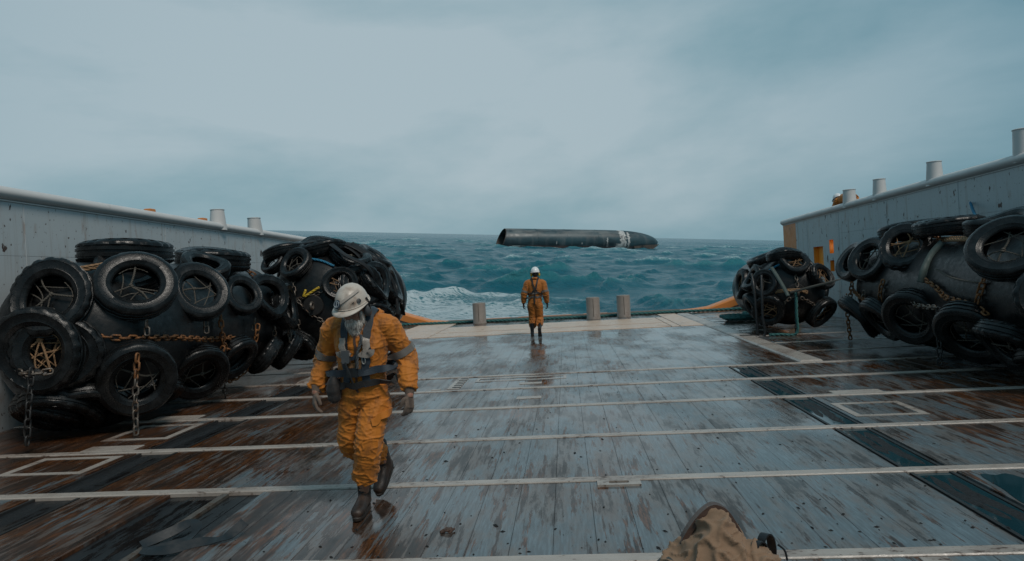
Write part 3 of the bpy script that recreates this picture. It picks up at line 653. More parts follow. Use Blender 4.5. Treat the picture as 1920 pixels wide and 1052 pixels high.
# ------------------------------------------------------------------ tyre fenders
def tyre_mesh(kind):
    n = 60; mb = MB(); rr = random.Random(kind)
    prof = [(.545, .13), (.56, .175), (.60, .205), (.66, .235), (.675, .248), (.69, .242), (.78, .268), (.86, .272), (.872, .278), (.885, .270), (.93, .252), (.965, .222)]
    tread = [(.985, .205), (.998, .150), (.968, .140), (.968, .115), (1.0, .105), (1.004, .04), (.972, .030), (.972, -.03), (1.004, -.04), (1.0, -.105), (.968, -.115), (.968, -.14), (.998, -.15), (.985, -.205)]
    inner = [(.60, -.125), (.74, -.20), (.86, -.19), (.93, -.1), (.93, .1), (.86, .19), (.74, .20), (.60, .125)]
    loop = prof+tread+[(a, -b) for a, b in reversed(prof)]+inner
    npz, ntr = len(prof), len(tread); R = []
    for i in range(n):
        th = 2*math.pi*i/n; ring = []
        sag = 1+[.02, .05, .10, .06][kind]*math.cos(2*th+kind)+[.006, .012, .02, .012][kind]*math.sin(3*th+1.3*kind); dz = [.01, .03, .06, .10][kind]*math.cos(2*th+.7)
        for j, (r_, z) in enumerate(loop):
            q = r_
            if npz-3 <= j < npz+ntr+3 and kind in (1, 3):      # lugs at the shoulder
                edge = j < npz+2 or j >= npz+ntr-2
                if edge and i % 3 == 0: q -= .045
            if kind == 0 and npz <= j < npz+ntr and i % 4 == 0: q -= .014
            ring.append(V((q*sag*math.cos(th), q*sag*math.sin(th), z*(.93+.1*math.sin(th*2+kind))+dz*r_)))
        R.append(ring)
    return mb.rings(R, False, True).mesh('tyre', True, 38)
def lash_mesh(kind):
    mb = MB(); rr = random.Random(20+kind); k = 4+kind % 3; hub = V((rr.uniform(-.16, .16), rr.uniform(-.26, .12), .02))
    for i in range(k):
        a = 2*math.pi*i/k+rr.uniform(-.5, .5); e = V((.60*math.cos(a), .60*math.sin(a), rr.uniform(-.14, .1))); m = (hub+e)*.5+V((rr.uniform(-.08, .08), rr.uniform(-.08, .08), rr.uniform(0, .06)))
        rope_mb(catmull([hub, m, e], 6), .021+.007*(i % 2), 3, .2, mb, 5)
    for i in range(3):
        a = rr.uniform(0, 6.28); b_ = a+rr.uniform(1.2, 2.6); rope_mb(catmull([(.6*math.cos(a), .6*math.sin(a), rr.uniform(-.1, .1)), (.28*math.cos((a+b_)/2), .28*math.sin((a+b_)/2)-.06, rr.uniform(-.05, .08)), (.6*math.cos(b_), .6*math.sin(b_), rr.uniform(-.1, .1))], 6), .017, 3, .2, mb, 5)
    for i in range(3): mb.ell(hub+V((rr.uniform(-.04, .04), rr.uniform(-.04, .04), .01*i)), (V((.055, 0, .01)), V((.01, .04, 0)), V((0, 0, .045))), 8, 6)
    a0 = rr.uniform(0, 6); mb2 = catmull([(.5*math.cos(a0+t_), .5*math.sin(a0+t_), .05+.03*t_) for t_ in (0, .5, 1., 1.6)], 6); rope_mb(mb2, .014, 2, .2, mb, 5)
    return mb.mesh('lashing', True, None)
TYRES = [tyre_mesh(k) for k in range(4)]; LASH = [lash_mesh(k) for k in range(4)]
CM = dict(rust='chain_rust', steel='chain_steel', dark='chain_dark')
def fender(A, B, r, e, tyres, chains, label, group, seed, extra=()):
    A, B = V(A), V(B); ax = (B-A).normalized(); L = (B-A).length; rn = random.Random(seed)
    root = empty('tyre_fender', (A.x, (A.y+B.y)/2, 0), label=label, cat='fender', group=group); O = root.location.copy(); inv = lambda p: V(p)-O
    F = frame(ax, (0, 0, 1)); u, w = F.col[0], F.col[1]; prof = []
    for k in range(11): t_ = math.radians(90*k/10); prof.append((-e*math.cos(t_), max(.14, r*math.sin(t_)**.8)))
    for k in range(1, 11): prof.append((L*k/11, r*(1+.006*math.sin(k*2.1))))
    for k in range(11): t_ = math.radians(90*k/10); prof.append((L+e*math.sin(t_), max(.14, r*math.cos(t_)**.8)))
    R = [[inv(A)+ax*s_+(u*math.cos(a)+w*math.sin(a))*(q*(1+.012*noise.noise(V((s_*.9, math.cos(a)*1.5, math.sin(a)*1.5+seed))))) for a in [2*math.pi*k/56 for k in range(56)]] for s_, q in prof]
    MB().rings(R).build('fender_body', 'fender_rubber', root, angle=60)
    for s_, d in ((-e, -1), (L+e, 1)):                # end fitting: flange, towing eye
        c = inv(A)+ax*(s_+d*.0); Fm = frame(ax*d).to_4x4(); Fm.translation = c
        fl_ = MB().lathe([(.2, -.04), (.22, .03), (.2, .06), (.02, .06)], 24, Fm).build('end_flange', 'chain_dark', root)
        MB().tube([c+ax*d*(.05+.10+.09*math.sin(t_))+u*.07*math.cos(t_) for t_ in [2*math.pi*k/14 for k in range(14)]], .026, 7, False, True).build('towing_eye', 'chain_steel', fl_)
    for i, ty in enumerate(tyres):
        p, n, Rr = ty[:3]; kind = ty[3] if len(ty) > 3 else rn.randrange(4)
        t_ = link('tyre', TYRES[kind], 'tyre_rubber', root); Fm = frame(n, (0, 0, 1)).to_4x4() @ Matrix.Rotation(rn.uniform(0, 6.28), 4, 'Z'); Fm.translation = inv(p)
        wz = rn.uniform(.95, 1.15)*(1.0 if Rr > .4 else 1.05); t_.matrix_local = Fm @ Matrix.Diagonal((Rr, Rr*rn.uniform(.94, 1.0), Rr*wz, 1))
        if V(n).z < .9 and (i < 9 or rn.random() < .5): link('lashing', LASH[rn.randrange(4)], 'rope_tan' if rn.random() < .6 else 'rope_grey', t_)
    for m_, pts in chains:
        q = [inv(p) for p in (catmull(pts, 8) if len(pts) > 2 else [V(pts[0]), (V(pts[0])+V(pts[1]))/2, V(pts[1])])]
        if m_ in CM: chain_mb(q, .10 if r > 1 else .085, .015 if m_ == 'rust' else .0125, .034).build('chain', CM[m_], root, angle=None)
        elif m_ == 'tanrope': rope_mb(q, .03, 3).build('rope', 'rope_tan', root, angle=None); rope_mb([x+V((.02, 0, .035)) for x in q], .02, 3).build('rope', 'rope_tan', root, angle=None)
        elif m_ == 'yrope': rope_mb(q, .026, 3).build('rope', 'ear_yellow', root, angle=None)
        elif m_ == 'white': rope_mb(q, .014, 3).build('rope', 'rope_grey', root, angle=None)
        elif m_ == 'blue': rope_mb(q, .026, 3).build('rope', 'rope_blue', root, angle=None)
        elif m_ == 'teal': rope_mb(q, .035, 3).build('rope', 'rope_green', root, angle=None)
        elif m_[0] == '=':                             # flat webbing strap
            nr = [V((0, -1, .35))]*len(q); mt = {'g': 'strap_green', 'k': 'strap_black', 's': 'rope_grey'}[m_[1]]; ribbon_mb(q, nr, float(m_[2:]), .008).build('strap', mt, root, angle=None)
    return root, inv
def back_tyres(A, B, r, side, rn, n=4):               # tyres on the bulwark side of a fender
    o = []
    for k in range(n):
        y = A[1]+(B[1]-A[1])*(k+.5)/n
        for a in (-52, -105):
            q = math.radians(a); d = V((math.sin(q)*side, 0, math.cos(q))); p = V((A[0]+(B[0]-A[0])*(k+.5)/n, y, A[2]))+d*(r+.13); o.append((tuple(p), tuple(d+V((0, rn.uniform(-.2, .2), 0))), rn.uniform(.38, .47)))
    return o
rb = random.Random(5); G = 'black rubber fenders wrapped in tyres'
L1 = [((-6.44,7.86,1.19),(0.22,-0.95,-0.02),0.52,1),((-6.30,7.98,1.15),(0.42,-0.9,-0.02),0.50,1),((-6.40,8.05,1.80),(0.30,-0.88,0.32),0.50,1),((-5.66,8.60,1.91),(0.56,-0.68,0.47),0.50,0),((-5.57,9.97,1.79),(0.68,-0.58,0.44),0.47,0),((-5.62,8.45,0.72),(0.53,-0.68,-0.30),0.50,0),((-5.69,10.05,0.56),(0.57,-0.43,-0.50),0.48,0),
 ((-6.48,9.68,2.43),(0.05,-.03,1.00),0.66,1),((-6.30,11.83,2.36),(0.12,-.04,1.00),0.68,1),((-5.94,10.89,2.21),(0.39,-0.35,0.85),0.38,2),((-5.52,11.26,1.69),(0.77,-0.50,0.41),0.36,0),((-5.50,12.24,1.63),(0.90,-0.30,0.33),0.46,3),((-5.44,12.83,1.41),(0.98,0.05,0.14),0.44,1),
 ((-5.59,11.05,0.66),(0.75,-0.26,-0.60),0.40,0),((-5.69,12.40,0.51),(0.63,0.24,-0.74),0.42,3),((-5.63,13.19,0.54),(0.58,0.58,-0.57),0.40,1),((-6.1,9.15,2.12),(.35,-.5,.8),.46,2)]
C1 = [('rust',[(-5.94,8.12,1.30),(-5.60,8.45,1.23),(-5.52,9.22,1.16),(-5.53,10.17,1.04),(-5.54,10.95,1.00)]),('rust',[(-5.48,10.42,1.41),(-5.46,10.40,1.15),(-5.51,10.54,0.90),(-5.57,10.92,0.76)]),
 ('rust',[(-5.38,10.26,0.91),(-5.53,10.34,0.57),(-5.82,11.14,0.25),(-5.75,11.59,0.31),(-5.52,11.49,0.60),(-5.37,11.40,0.97),(-5.34,11.43,1.24)]),('steel',[(-5.50,8.54,1.46),(-5.49,8.52,1.22)]),('steel',[(-5.45,9.91,1.36),(-5.45,9.93,1.08)]),('steel',[(-5.44,11.53,1.26),(-5.47,11.47,1.00)]),('steel',[(-5.46,12.35,1.06),(-5.54,12.47,0.77)]),
 ('tanrope',[(-6.35,8.31,2.14),(-6.20,8.40,2.16),(-6.05,8.58,2.2)]),('rust',[(-6.00,12.34,2.21),(-5.80,12.32,2.05),(-5.68,12.61,1.91)]),
 ('dark',[(-6.33,7.58,1.0),(-6.36,7.52,.5),(-6.39,7.5,.02)]),('rust',[(-5.40,8.16,1.05),(-5.41,8.12,.75)]),('steel',[(-5.41,8.12,.75),(-5.43,8.1,.4),(-5.44,8.1,.02)]),('dark',[(-5.50,10.5,.85),(-5.56,10.6,.5),(-5.68,10.8,.02)]),('steel',[(-5.42,12.9,1.0),(-5.45,13.0,.5),(-5.6,13.2,.3)])]
C1.append(('steel',[(-6.6,7.7,.95),(-6.33,7.58,.93),(-6.1,7.75,.95)]))
L2 = [((-6.35,14.50,2.34),(-0.30,-0.75,0.58),0.30,0),((-5.95,14.62,2.50),(-0.22,-0.55,0.80),0.31,0),((-5.76,14.25,2.26),(-0.14,-0.80,0.58),0.37,2),((-4.77,14.14,1.79),(0.28,-0.94,0.18),0.38,0),((-4.40,14.40,1.73),(0.68,-0.69,0.24),0.50,3),((-4.20,14.80,1.79),(0.93,-0.16,0.33),0.50,3),((-6.20,14.85,2.60),(-0.20,-0.10,0.98),0.50,2),((-5.39,14.95,2.64),(0.05,-0.15,0.99),0.56,3),((-4.75,14.80,2.39),(0.45,-0.20,0.90),0.50,3),((-4.24,14.65,0.96),(0.74,-0.52,-0.43),0.45,3),((-5.80,14.26,0.52),(-0.18,-0.74,-0.54),0.42,1),((-4.15,15.9,1.7),(.95,0,.3),.48,1),((-4.5,15.9,2.35),(.6,0,.8),.46,0),((-4.2,15.8,.8),(.9,0,-.4),.45,0)]
C2 = [('steel',[(-5.68,14.03,1.50),(-5.37,14.01,1.17),(-5.07,14.10,0.96)]),('steel',[(-5.68,14.03,1.50),(-5.29,14.03,1.59),(-5.02,14.10,1.68)]),('steel',[(-5.75,14.03,1.36),(-5.69,14.06,1.01),(-5.75,14.22,0.66),(-5.79,14.45,0.41)]),('yrope',[(-5.52,13.97,1.56),(-5.46,13.99,1.71)]),('yrope',[(-5.49,13.97,1.56),(-5.17,14.03,1.75)]),('blue',[(-5.45,14.38,2.36),(-5.20,14.35,2.30),(-4.93,14.33,2.17)]),('steel',[(-5.81,14.20,2.04),(-5.76,14.08,1.81),(-5.70,14.0,1.53)]),('blue',[(-5.82,14.02,1.53),(-5.74,14.0,1.39)]),('steel',[(-5.0,14.0,.9),(-4.7,14.05,.5),(-4.6,14.3,.02)])]
R1 = [((5.85,9.50,1.78),(-0.65,-0.51,0.56),0.50,0),((5.97,12.51,1.89),(-0.51,-0.64,0.57),0.45,1),((5.79,13.48,1.70),(-0.85,-0.30,0.45),0.46,0),((5.75,14.16,1.68),(-0.9,0.0,0.42),0.46,2),((6.45,12.00,2.19),(-0.06,-.02,1.00),0.58,1),((6.50,13.35,2.20),(-0.10,.1,1.00),0.56,0),((5.68,11.77,0.73),(-0.74,-0.45,-0.40),0.50,0),((5.72,12.95,0.61),(-0.75,0.00,-0.60),0.46,0),((5.73,13.9,0.60),(-0.70,0.20,-0.60),0.46,2),((5.74,10.24,0.60),(-0.66,-0.40,-0.58),0.52,0),((5.77,9.5,0.53),(-0.70,-0.08,-0.71),0.45,3),((6.4,10.55,2.14),(-.2,-.1,1),.45,2),((5.8,8.5,1.2),(-.5,-.8,.1),.45,1),((6.6,7.8,1.1),(0,-1,.1),.48,0)]
CR1 = [('rust',[(5.71,11.37,1.34),(5.69,11.00,1.22),(5.66,10.73,1.09),(5.66,10.45,1.06),(5.67,10.01,1.00),(5.68,9.75,0.89)]),('rust',[(5.79,9.88,1.56),(5.73,9.86,1.40),(5.69,9.90,1.21),(5.67,9.99,1.00)]),('rust',[(6.45,12.6,2.11),(6.20,11.86,2.0),(6.12,11.59,1.97)]),('tanrope',[(6.19,11.76,1.97),(6.15,11.16,1.95),(6.14,10.65,1.94)]),('white',[(5.78,11.18,1.52),(5.73,10.73,1.40),(5.71,10.22,1.34),(5.71,9.81,1.33)]),('rust',[(5.70,12.79,1.32),(5.67,12.89,1.08),(5.70,12.92,0.88)]),('rust',[(5.72,14.15,1.09),(5.66,13.60,0.95),(5.67,13.06,0.90)]),('steel',[(5.65,13.48,1.11),(5.65,13.56,0.94)]),('rust',[(5.65,14.02,1.26),(5.65,14.17,0.93)]),
 ('dark',[(5.50,10.62,.95),(5.48,10.6,.5),(5.466,10.6,.02)]),('rust',[(5.72,14.5,1.0),(5.8,14.7,.5),(5.875,14.8,.02)]),('=g.11',[(6.12,11.6,1.93),(5.95,11.6,1.75),(5.76,11.5,1.5),(5.7,11.5,1.3)]),('steel',[(5.6,11.6,1.1),(5.55,11.4,.95),(5.5,10.62,.95)]),('blue',[(7.97,14.05,2.70),(7.5,13.1,2.42),(7.0,12.0,2.12)])]
R2 = [((5.45,16.79,1.73),(-0.01,-0.75,0.66),0.36,2),((4.75,16.80,1.24),(-0.53,-0.80,0.27),0.34,0),((4.59,17.20,1.36),(-0.87,-0.14,0.47),0.36,3),((4.81,16.81,0.60),(-0.48,-0.77,-0.33),0.40,1),((4.57,17.21,0.67),(-0.86,-0.05,-0.40),0.38,0),((5.32,17.09,1.90),(-0.04,-0.08,1.00),0.42,3),((6.04,16.72,1.34),(0.48,-0.79,0.38),0.34,1),((6.06,16.90,0.48),(0.46,-0.60,-0.50),0.42,0),((4.6,18.3,1.2),(-1,0,.2),.4,1),((5.1,18.2,1.82),(-.4,0,1),.4,0)]
CR2 = [('steel',[(5.42,16.65,1.45),(5.42,16.55,1.22),(5.39,16.52,1.00)]),('steel',[(5.39,16.5,0.95),(5.18,16.56,0.82),(5.02,16.70,0.64)]),('steel',[(5.47,16.5,0.87),(5.66,16.56,0.77),(5.88,16.70,0.63)]),('tanrope',[(4.93,16.66,1.02),(5.18,16.52,1.04),(5.47,16.48,1.03),(5.62,16.5,0.96)]),('blue',[(4.89,16.97,1.53),(5.13,16.87,1.67),(5.37,16.86,1.73)]),('teal',[(5.34,16.42,1.0),(5.32,16.4,.5),(5.30,16.4,.05),(4.95,16.45,.035),(4.7,16.5,.03)]),('dark',[(5.36,16.45,1.0),(5.33,16.43,.5),(5.30,16.43,.02)]),('=g.09',[(4.9,16.75,1.62),(4.98,16.6,1.4),(5.08,16.5,1.15),(5.154,16.4,.93)]),('=s.06',[(5.2,16.42,1.0),(5.5,16.0,1.12),(5.8,15.5,1.24),(5.9,15.0,1.33)]),('=k.06',[(4.47,16.9,1.5),(4.46,16.7,1.2),(4.465,16.62,.6),(4.47,16.6,.02)]),('=k.06',[(4.65,16.7,1.45),(4.6,16.55,1.0),(4.58,16.52,.5),(4.6,16.5,.03),(4.3,16.5,.02),(4.05,16.62,.02)])]
L1 += [((-6.25,8.4,.40),(.3,-.5,-.8),.5,0),((-6.0,9.3,.36),(.4,-.1,-.9),.46,1),((-6.5,8.25,.40),(0,-.5,-.85),.5,1),((-6.1,11.6,.33),(.4,0,-.9),.44,0),((-6.75,8.3,.34),(-.1,-.5,-.9),.45,1)]
R1 += [((6.2,10.8,.28),(-.35,-.2,-.95),.45,0),((6.2,12.2,.28),(-.35,0,-.95),.45,1),((6.2,9.3,.28),(-.35,-.2,-.95),.45,0)]
fender((-6.6,8.75,1.24),(-6.6,13.0,1.24),1.04,.75,L1+back_tyres((-6.6,8.75,1.24),(-6.6,13.0,1.24),1.04,1,rb),C1,'largest black tyre fender, nearest the walking bearded crewman along the rust spotted bulwark',G,1)
f2, inv2 = fender((-5.4,15.0,1.36),(-5.7,19.0,1.36),1.18,.95,L2+back_tyres((-5.4,15.0,1.36),(-5.7,19.0,1.36),1.18,1,rb,3),C2,'black tyre fender with torn rubber shreds and an end shackle, behind the bearded crewman',G,2)
fender((6.65,8.6,1.10),(6.65,13.9,1.10),.92,.75,R1+back_tyres((6.65,8.6,1.10),(6.65,13.9,1.10),.92,-1,rb),CR1,'long black tyre fender below the tall posts, with a rusty chain loop on its side',G,3)
fender((5.45,17.3,.99),(5.7,20.5,.99),.82,.7,R2+back_tyres((5.45,17.3,.99),(5.7,20.5,.99),.82,-1,rb,2),CR2,'small strapped tyre fender standing in front of the orange ended bulwark',G,4)
# torn tyre carcasses hanging on the second fender
def torn(pts, w, th, seed, parent, inv):
    P = catmull(pts, 7); c0 = V((-5.5, 0, 1.36)); R = []
    for i, p in enumerate(P):
        nrm = V((p.x-c0.x, 0, p.z-c0.z)).normalized(); d = (P[min(i+1, len(P)-1)]-P[max(i-1, 0)]).normalized(); s_ = d.cross(nrm).normalized(); t_ = i/(len(P)-1)
        ww = w*(.55+.6*abs(noise.noise(V((i*.45, seed, 0)))))*(1-.8*t_**4); R.append([inv(p-s_*ww), inv(p-s_*ww*.4+nrm*th*1.6), inv(p+s_*ww*.5+nrm*th*(1+abs(noise.noise(V((i, seed, 4)))))), inv(p+s_*ww), inv(p+s_*ww*.8-nrm*th*.6), inv(p-s_*ww*.9-nrm*th*.5)])
    MB().rings(R).build('torn_tyre', 'torn_rubber', parent, angle=35)
rt = random.Random(3)
for k in range(10):
    y = 14.5+.32*k+rt.uniform(-.1, .1); a0, a1 = rt.uniform(-5, 30), rt.uniform(85, 120); pts = []
    for j in range(5):
        a = math.radians(a0+(a1-a0)*j/4); rr = 1.36+rt.uniform(-.03, .12)*(1 if j < 4 else 1.5); rr *= .93 if y < 14.9 else 1; pts.append((-5.4-.075*(y-15)+rr*math.sin(a), y+rt.uniform(-.25, .25), 1.36+rr*math.cos(a)))
    torn(pts, rt.uniform(.06, .16), .03, k*3.1, f2, inv2)
for k in range(5):
    a0 = rt.uniform(-40, 10); y = 14.9+rt.uniform(-.2, .3); pts = [(-5.4+1.42*math.sin(math.radians(a0+q)), y+.15*j+rt.uniform(-.1, .1), 1.36+1.40*math.cos(math.radians(a0+q))) for j, q in enumerate((0, 15, 32, 50))]
    torn(pts, rt.uniform(.06, .13), .03, 50+k*2.7, f2, inv2)
# --- END FENDERS

# ------------------------------------------------------------------ people
def remesh(mb, voxel, smooth=6, fold=None):
    me = mb.mesh('tmp', False); o = bpy.data.objects.new('tmp', me); COL.objects.link(o)
    m = o.modifiers.new('r', 'REMESH'); m.mode = 'VOXEL'; m.voxel_size = voxel; m.adaptivity = 0
    s = o.modifiers.new('s', 'SMOOTH'); s.factor = .5; s.iterations = smooth
    dg = bpy.context.evaluated_depsgraph_get(); me2 = bpy.data.meshes.new_from_object(o.evaluated_get(dg)); bpy.data.objects.remove(o); bpy.data.meshes.remove(me)
    if fold:
        me2.update(); n = len(me2.vertices); co = np.empty(n*3); me2.vertices.foreach_get('co', co); co = co.reshape(-1, 3); nr = np.empty(n*3); me2.vertices.foreach_get('normal', nr); nr = nr.reshape(-1, 3)
        d = np.array([fold(V(c)) for c in co]); co += nr*d[:, None]; me2.vertices.foreach_set('co', co.ravel()); me2.update()
    me2.polygons.foreach_set('use_smooth', [True]*len(me2.polygons)); me2.materials.clear(); return me2
def ring(c, u, v, n=20): return [V(c)+u*math.cos(a)+v*math.sin(a) for a in [2*math.pi*k/n for k in range(n)]]
def limb(mb, pts, rad, n=16, k=5):
    P = catmull(pts, k); m = len(pts)-1; rr = []
    for i in range(len(P)):
        t_ = i/k; j = min(int(t_), m-1); f = t_-j; f = f*f*(3-2*f); rr.append(rad[j]+(rad[j+1]-rad[j])*f)
    return mb.tube(P, rr, n)
def hand_mb(mb, wr, d, palm, thumb, s, curl=.55, rf=1.0):
    d, palm, thumb = V(d).normalized(), V(palm), V(thumb); palm = (palm-d*palm.dot(d)).normalized(); thumb = (thumb-d*thumb.dot(d)-palm*thumb.dot(palm)).normalized()
    R = []
    for t_, w, h in ((-.04, .031, .026), (.0, .032, .023), (.03, .040, .021), (.065, .044, .019), (.095, .043, .015), (.103, .036, .010)):
        R.append(ring(V(wr)+d*t_*s, thumb*w*s, palm*h*s, 16))
    mb.rings(R)
    for off, ln, c in ((.032, .078, .8), (.011, .088, 1.), (-.011, .082, 1.12), (-.032, .064, 1.25)):
        p = V(wr)+d*.088*s+thumb*off*s; a = .15; P = [p-d*.01*s, p]
        for q, seg in enumerate((.45, .32, .26)):
            a += curl*c*(.55, .8, .6)[q]; p = p+(d*math.cos(a)+palm*math.sin(a)+thumb*off*.9)*ln*seg*s; P.append(p)
        limb(mb, P, [.0105*s*rf, .0110*s*rf, .0105*s*rf, .0098*s*rf, .0080*s*rf], 10, 4)
    b = V(wr)+d*.028*s+thumb*.026*s; P = [b-thumb*.012*s, b+(thumb*.020+d*.012+palm*.008)*s, b+(thumb*.030+d*.040+palm*.020)*s, b+(thumb*.028+d*.068+palm*.034)*s]
    limb(mb, P, [.016*s, .0145*s*rf, .012*s*rf, .0095*s*rf], 10, 4)
def boot_mb(s):                                       # local: y = toe direction, origin under the ankle
    up, so = MB(), MB(); R = []
    for y, w, h in ((-.085, .022, .055), (-.078, .034, .085), (-.05, .040, .115), (0, .043, .125), (.05, .044, .115), (.10, .049, .090), (.15, .053, .075), (.19, .049, .066), (.215, .038, .055), (.225, .020, .042)):
        R.append([V((w*math.cos(a)*(1.0 if math.sin(a) < 0 else .92), y, .022+max(0, h*(.5+.5*math.sin(a))-.0)))*s for a in [2*math.pi*k/20 for k in range(20)]])
    up.rings(R); up.rings([ring(V((0, y, z))*s, V((w, 0, 0))*s, V((0, l, 0))*s) for z, y, w, l in ((.06, -.012, .043, .066), (.11, -.016, .044, .064), (.17, -.018, .047, .060), (.24, -.016, .054, .063), (.30, -.012, .058, .066))])
    up.tube([V((w*.9, -.012+.066*q, .30))*s for w, q in [(.058*math.cos(a), math.sin(a)) for a in [2*math.pi*k/20 for k in range(20)]]], .009*s, 6, False, True)
    o = []
    for k in range(36):
        a = 2*math.pi*k/36; y = .07+.165*math.sin(a); w = .045+.009*math.sin(a)-.007*math.cos(2*a) ; o.append((w*math.cos(a), y-.008))
    so.rings([[V((x*q, (y-.07)*q+.07, z))*s for x, y in o] for q, z in ((.96, 0), (1.03, .006), (1.05, .024), (.99, .032))])
    for k in range(7): so.box(-.03*s, .03*s, (-.075+k*.044)*s, (-.058+k*.044)*s, -.002*s, .002*s)
    la = MB()
    for k in range(6):
        z = .115+.028*k; y = .050-.0008*k if k else .06; la.tube([V((-.026, y-.01, z))*s, V((0, y+.004, z+.004))*s, V((.026, y-.01, z+.012))*s], .0042*s, 5); la.tube([V((.026, y-.01, z))*s, V((0, y+.006, z+.006))*s, V((-.026, y-.01, z+.012))*s], .0042*s, 5)
    return up, so, la
def person(P):
    s = P['s']; O = V(P['origin']); J = {k: V(v)-O for k, v in P['j'].items()}; f = V(P['face']).normalized(); lat = f.cross(V((0, 0, 1))).normalized()*-1      # lat = the person's left
    root = empty('person', O, label=P['label'], cat='person'); seed = P['seed']
    hf, hu = V(P['hf']).normalized(), None; hl = V((0, 0, 1)).cross(hf).normalized(); hu = hf.cross(hl).normalized(); hc = J['head']
    def spine(z, top=False):
        ks = [('crotch', 0), ('pelvis', 1), ('waist', 2), ('chest', 3), ('shc', 4)]; pts = [J[k] for k, _ in ks]
        for a, b in zip(pts, pts[1:]):
            if a.z <= z <= b.z: return a+(b-a)*((z-a.z)/(b.z-a.z))
        return pts[-1] if z > pts[-1].z else pts[0]
    SH = [(J['crotch']+V((0, 0, -.02)), .10, .085), (J['crotch']+V((0, 0, .05)), .165, .125), (J['pelvis'], .182, .14), (J['waist'], .165, .130), (J['waist']*.6+J['chest']*.4, .180, .140), (J['chest'], .200, .150), (J['shc']+V((0, 0, -.05)), .205, .135), (J['shc']+V((0, 0, .015)), .165, .105), (J['shc']+V((0, 0, .055)), .095, .088)]
    def torso(mb, g):
        for_r = []
        for i, (c, w, d) in enumerate(SH):
            tg = (SH[min(i+1, len(SH)-1)][0]-SH[max(i-1, 0)][0]).normalized(); fa = tg.cross(lat).normalized(); fa = fa if fa.dot(f) > 0 or abs(tg.z) < .6 else -fa; for_r.append(ring(c, lat*(w+g)*s, fa*(d+g)*s*(1 if fa.dot(tg.cross(lat)) > 0 else 1), 26))
        mb.rings(for_r)
    # body: one continuous skin mesh from head to feet
    b = MB(); torso(b, -.03)
    limb(b, [J['shc']+V((0, 0, -.02)), J['shc']*.4+hc*.6, hc-hu*.02*s], [.070*s, .056*s, .055*s])
    b.ell(hc+hu*.025*s, (hl*.076*s, hf*.094*s, hu*.10*s), 18, 11); b.ell(hc+hf*.028*s-hu*.055*s, (hl*.062*s, hf*.066*s, hu*.066*s), 14, 9); b.ell(hc+hf*.062*s-hu*.098*s, (hl*.030*s, hf*.026*s, hu*.022*s), 10, 7)
    b.ell(hc+hf*.088*s+hu*.018*s, (hl*.055*s, hf*.014*s, hu*.013*s), 10, 7)
    limb(b, [hc+hf*.088*s+hu*.012*s, hc+hf*.108*s-hu*.022*s, hc+hf*.094*s-hu*.034*s], [.009*s, .015*s, .011*s], 8, 3)
    for q in (-1, 1):
        b.ell(hc+hl*q*.077*s-hu*.012*s-hf*.008*s, (hl*.010*s, hf*.020*s, hu*.032*s), 8, 6); b.ell(hc+hl*q*.042*s+hf*.068*s-hu*.028*s, (hl*.022*s, hf*.018*s, hu*.018*s), 8, 6)
    for q in 'LR':
        limb(b, [J['sh'+q]-lat*(.02 if q == 'L' else -.02), J['el'+q], J['wr'+q], J['wr'+q]+V(P['hd'+q]).normalized()*.05*s], [.052*s, .042*s, .029*s, .03*s]); limb(b, [J['hip'+q], J['kn'+q], J['an'+q]], [.078*s, .055*s, .040*s])
    me = remesh(b, .0065*s, 3); link('body', me, 'skin', root)
    for q in (-1, 1): MB().ell(hc+hl*q*.033*s+hf*.086*s+hu*.002*s, (hl*.011*s, hf*.010*s, hu*.008*s), 10, 7).build('eye', 'eye_white', root)
    # coverall
    c = MB(); torso(c, .012)
    for q, sg in (('L', 1), ('R', -1)):
        limb(c, [J['shc']+lat*sg*.09*s+V((0, 0, -.03)), J['sh'+q]+V((0, 0, -.015)), J['sh'+q]*.55+J['el'+q]*.45, J['el'+q], J['el'+q]*.5+J['wr'+q]*.5, J['wr'+q]], [.095*s, .095*s, .090*s, .084*s, .080*s, .060*s])
        limb(c, [J['pelvis']*.5+J['hip'+q]*.5, J['hip'+q]+V((0, 0, -.06)), J['hip'+q]*.45+J['kn'+q]*.55, J['kn'+q], J['kn'+q]*.5+J['an'+q]*.5, J['hem'+q]], [.132*s, .126*s, .114*s, .104*s, .100*s, .097*s])
    nb = J['shc']+V((0, 0, .06))                      # collar and hood roll
    c.tube([nb+lat*.095*s*math.cos(a)+f*.085*s*math.sin(a)+V((0, 0, .018-.022*math.sin(a)))*s for a in [2*math.pi*k/20 for k in range(20)]], .030*s, 10, False, True)
    if P.get('hood'): c.tube([nb+lat*.14*s*math.cos(a)-f*(.05+.07*math.sin(a))*s+V((0, 0, .035*math.sin(a)-.01))*s for a in [math.pi*k/12 for k in range(13)]], [.025*s]+[.045*s]*11+[.025*s], 10)
    joints = [(J['el'+q], .16) for q in 'LR']+[(J['kn'+q], .16) for q in 'LR']+[(J['hem'+q], .16) for q in 'LR']+[(J['waist'], .14), (J['wrL'], .12), (J['wrR'], .12), (J['crotch'], .16)]
    def fold(p):
        k = .45+sum(max(0, 1-(p-j).length/(r_*s)) for j, r_ in joints)*1.1
        a = noise.noise(V((p.x*6/s+seed, p.y*6/s, p.z*13/s))); b_ = noise.noise(V((p.x*11/s+p.z*9/s, p.y*11/s+seed, p.z*24/s)))
        c_ = noise.noise(V((p.x*5/s-p.z*7/s, p.y*5/s+seed, p.z*9/s+p.x*6/s)))
        return s*(.013*k*max(0, 1-abs(a)*5.5)**1.4+.009*k*max(0, 1-abs(b_)*4.5)**1.4+.012*k*max(0, 1-abs(c_)*7)**1.5-.004)
    cme = remesh(c, .0065*s, 6, fold); cov = link('coverall', cme, P['suit'], root)
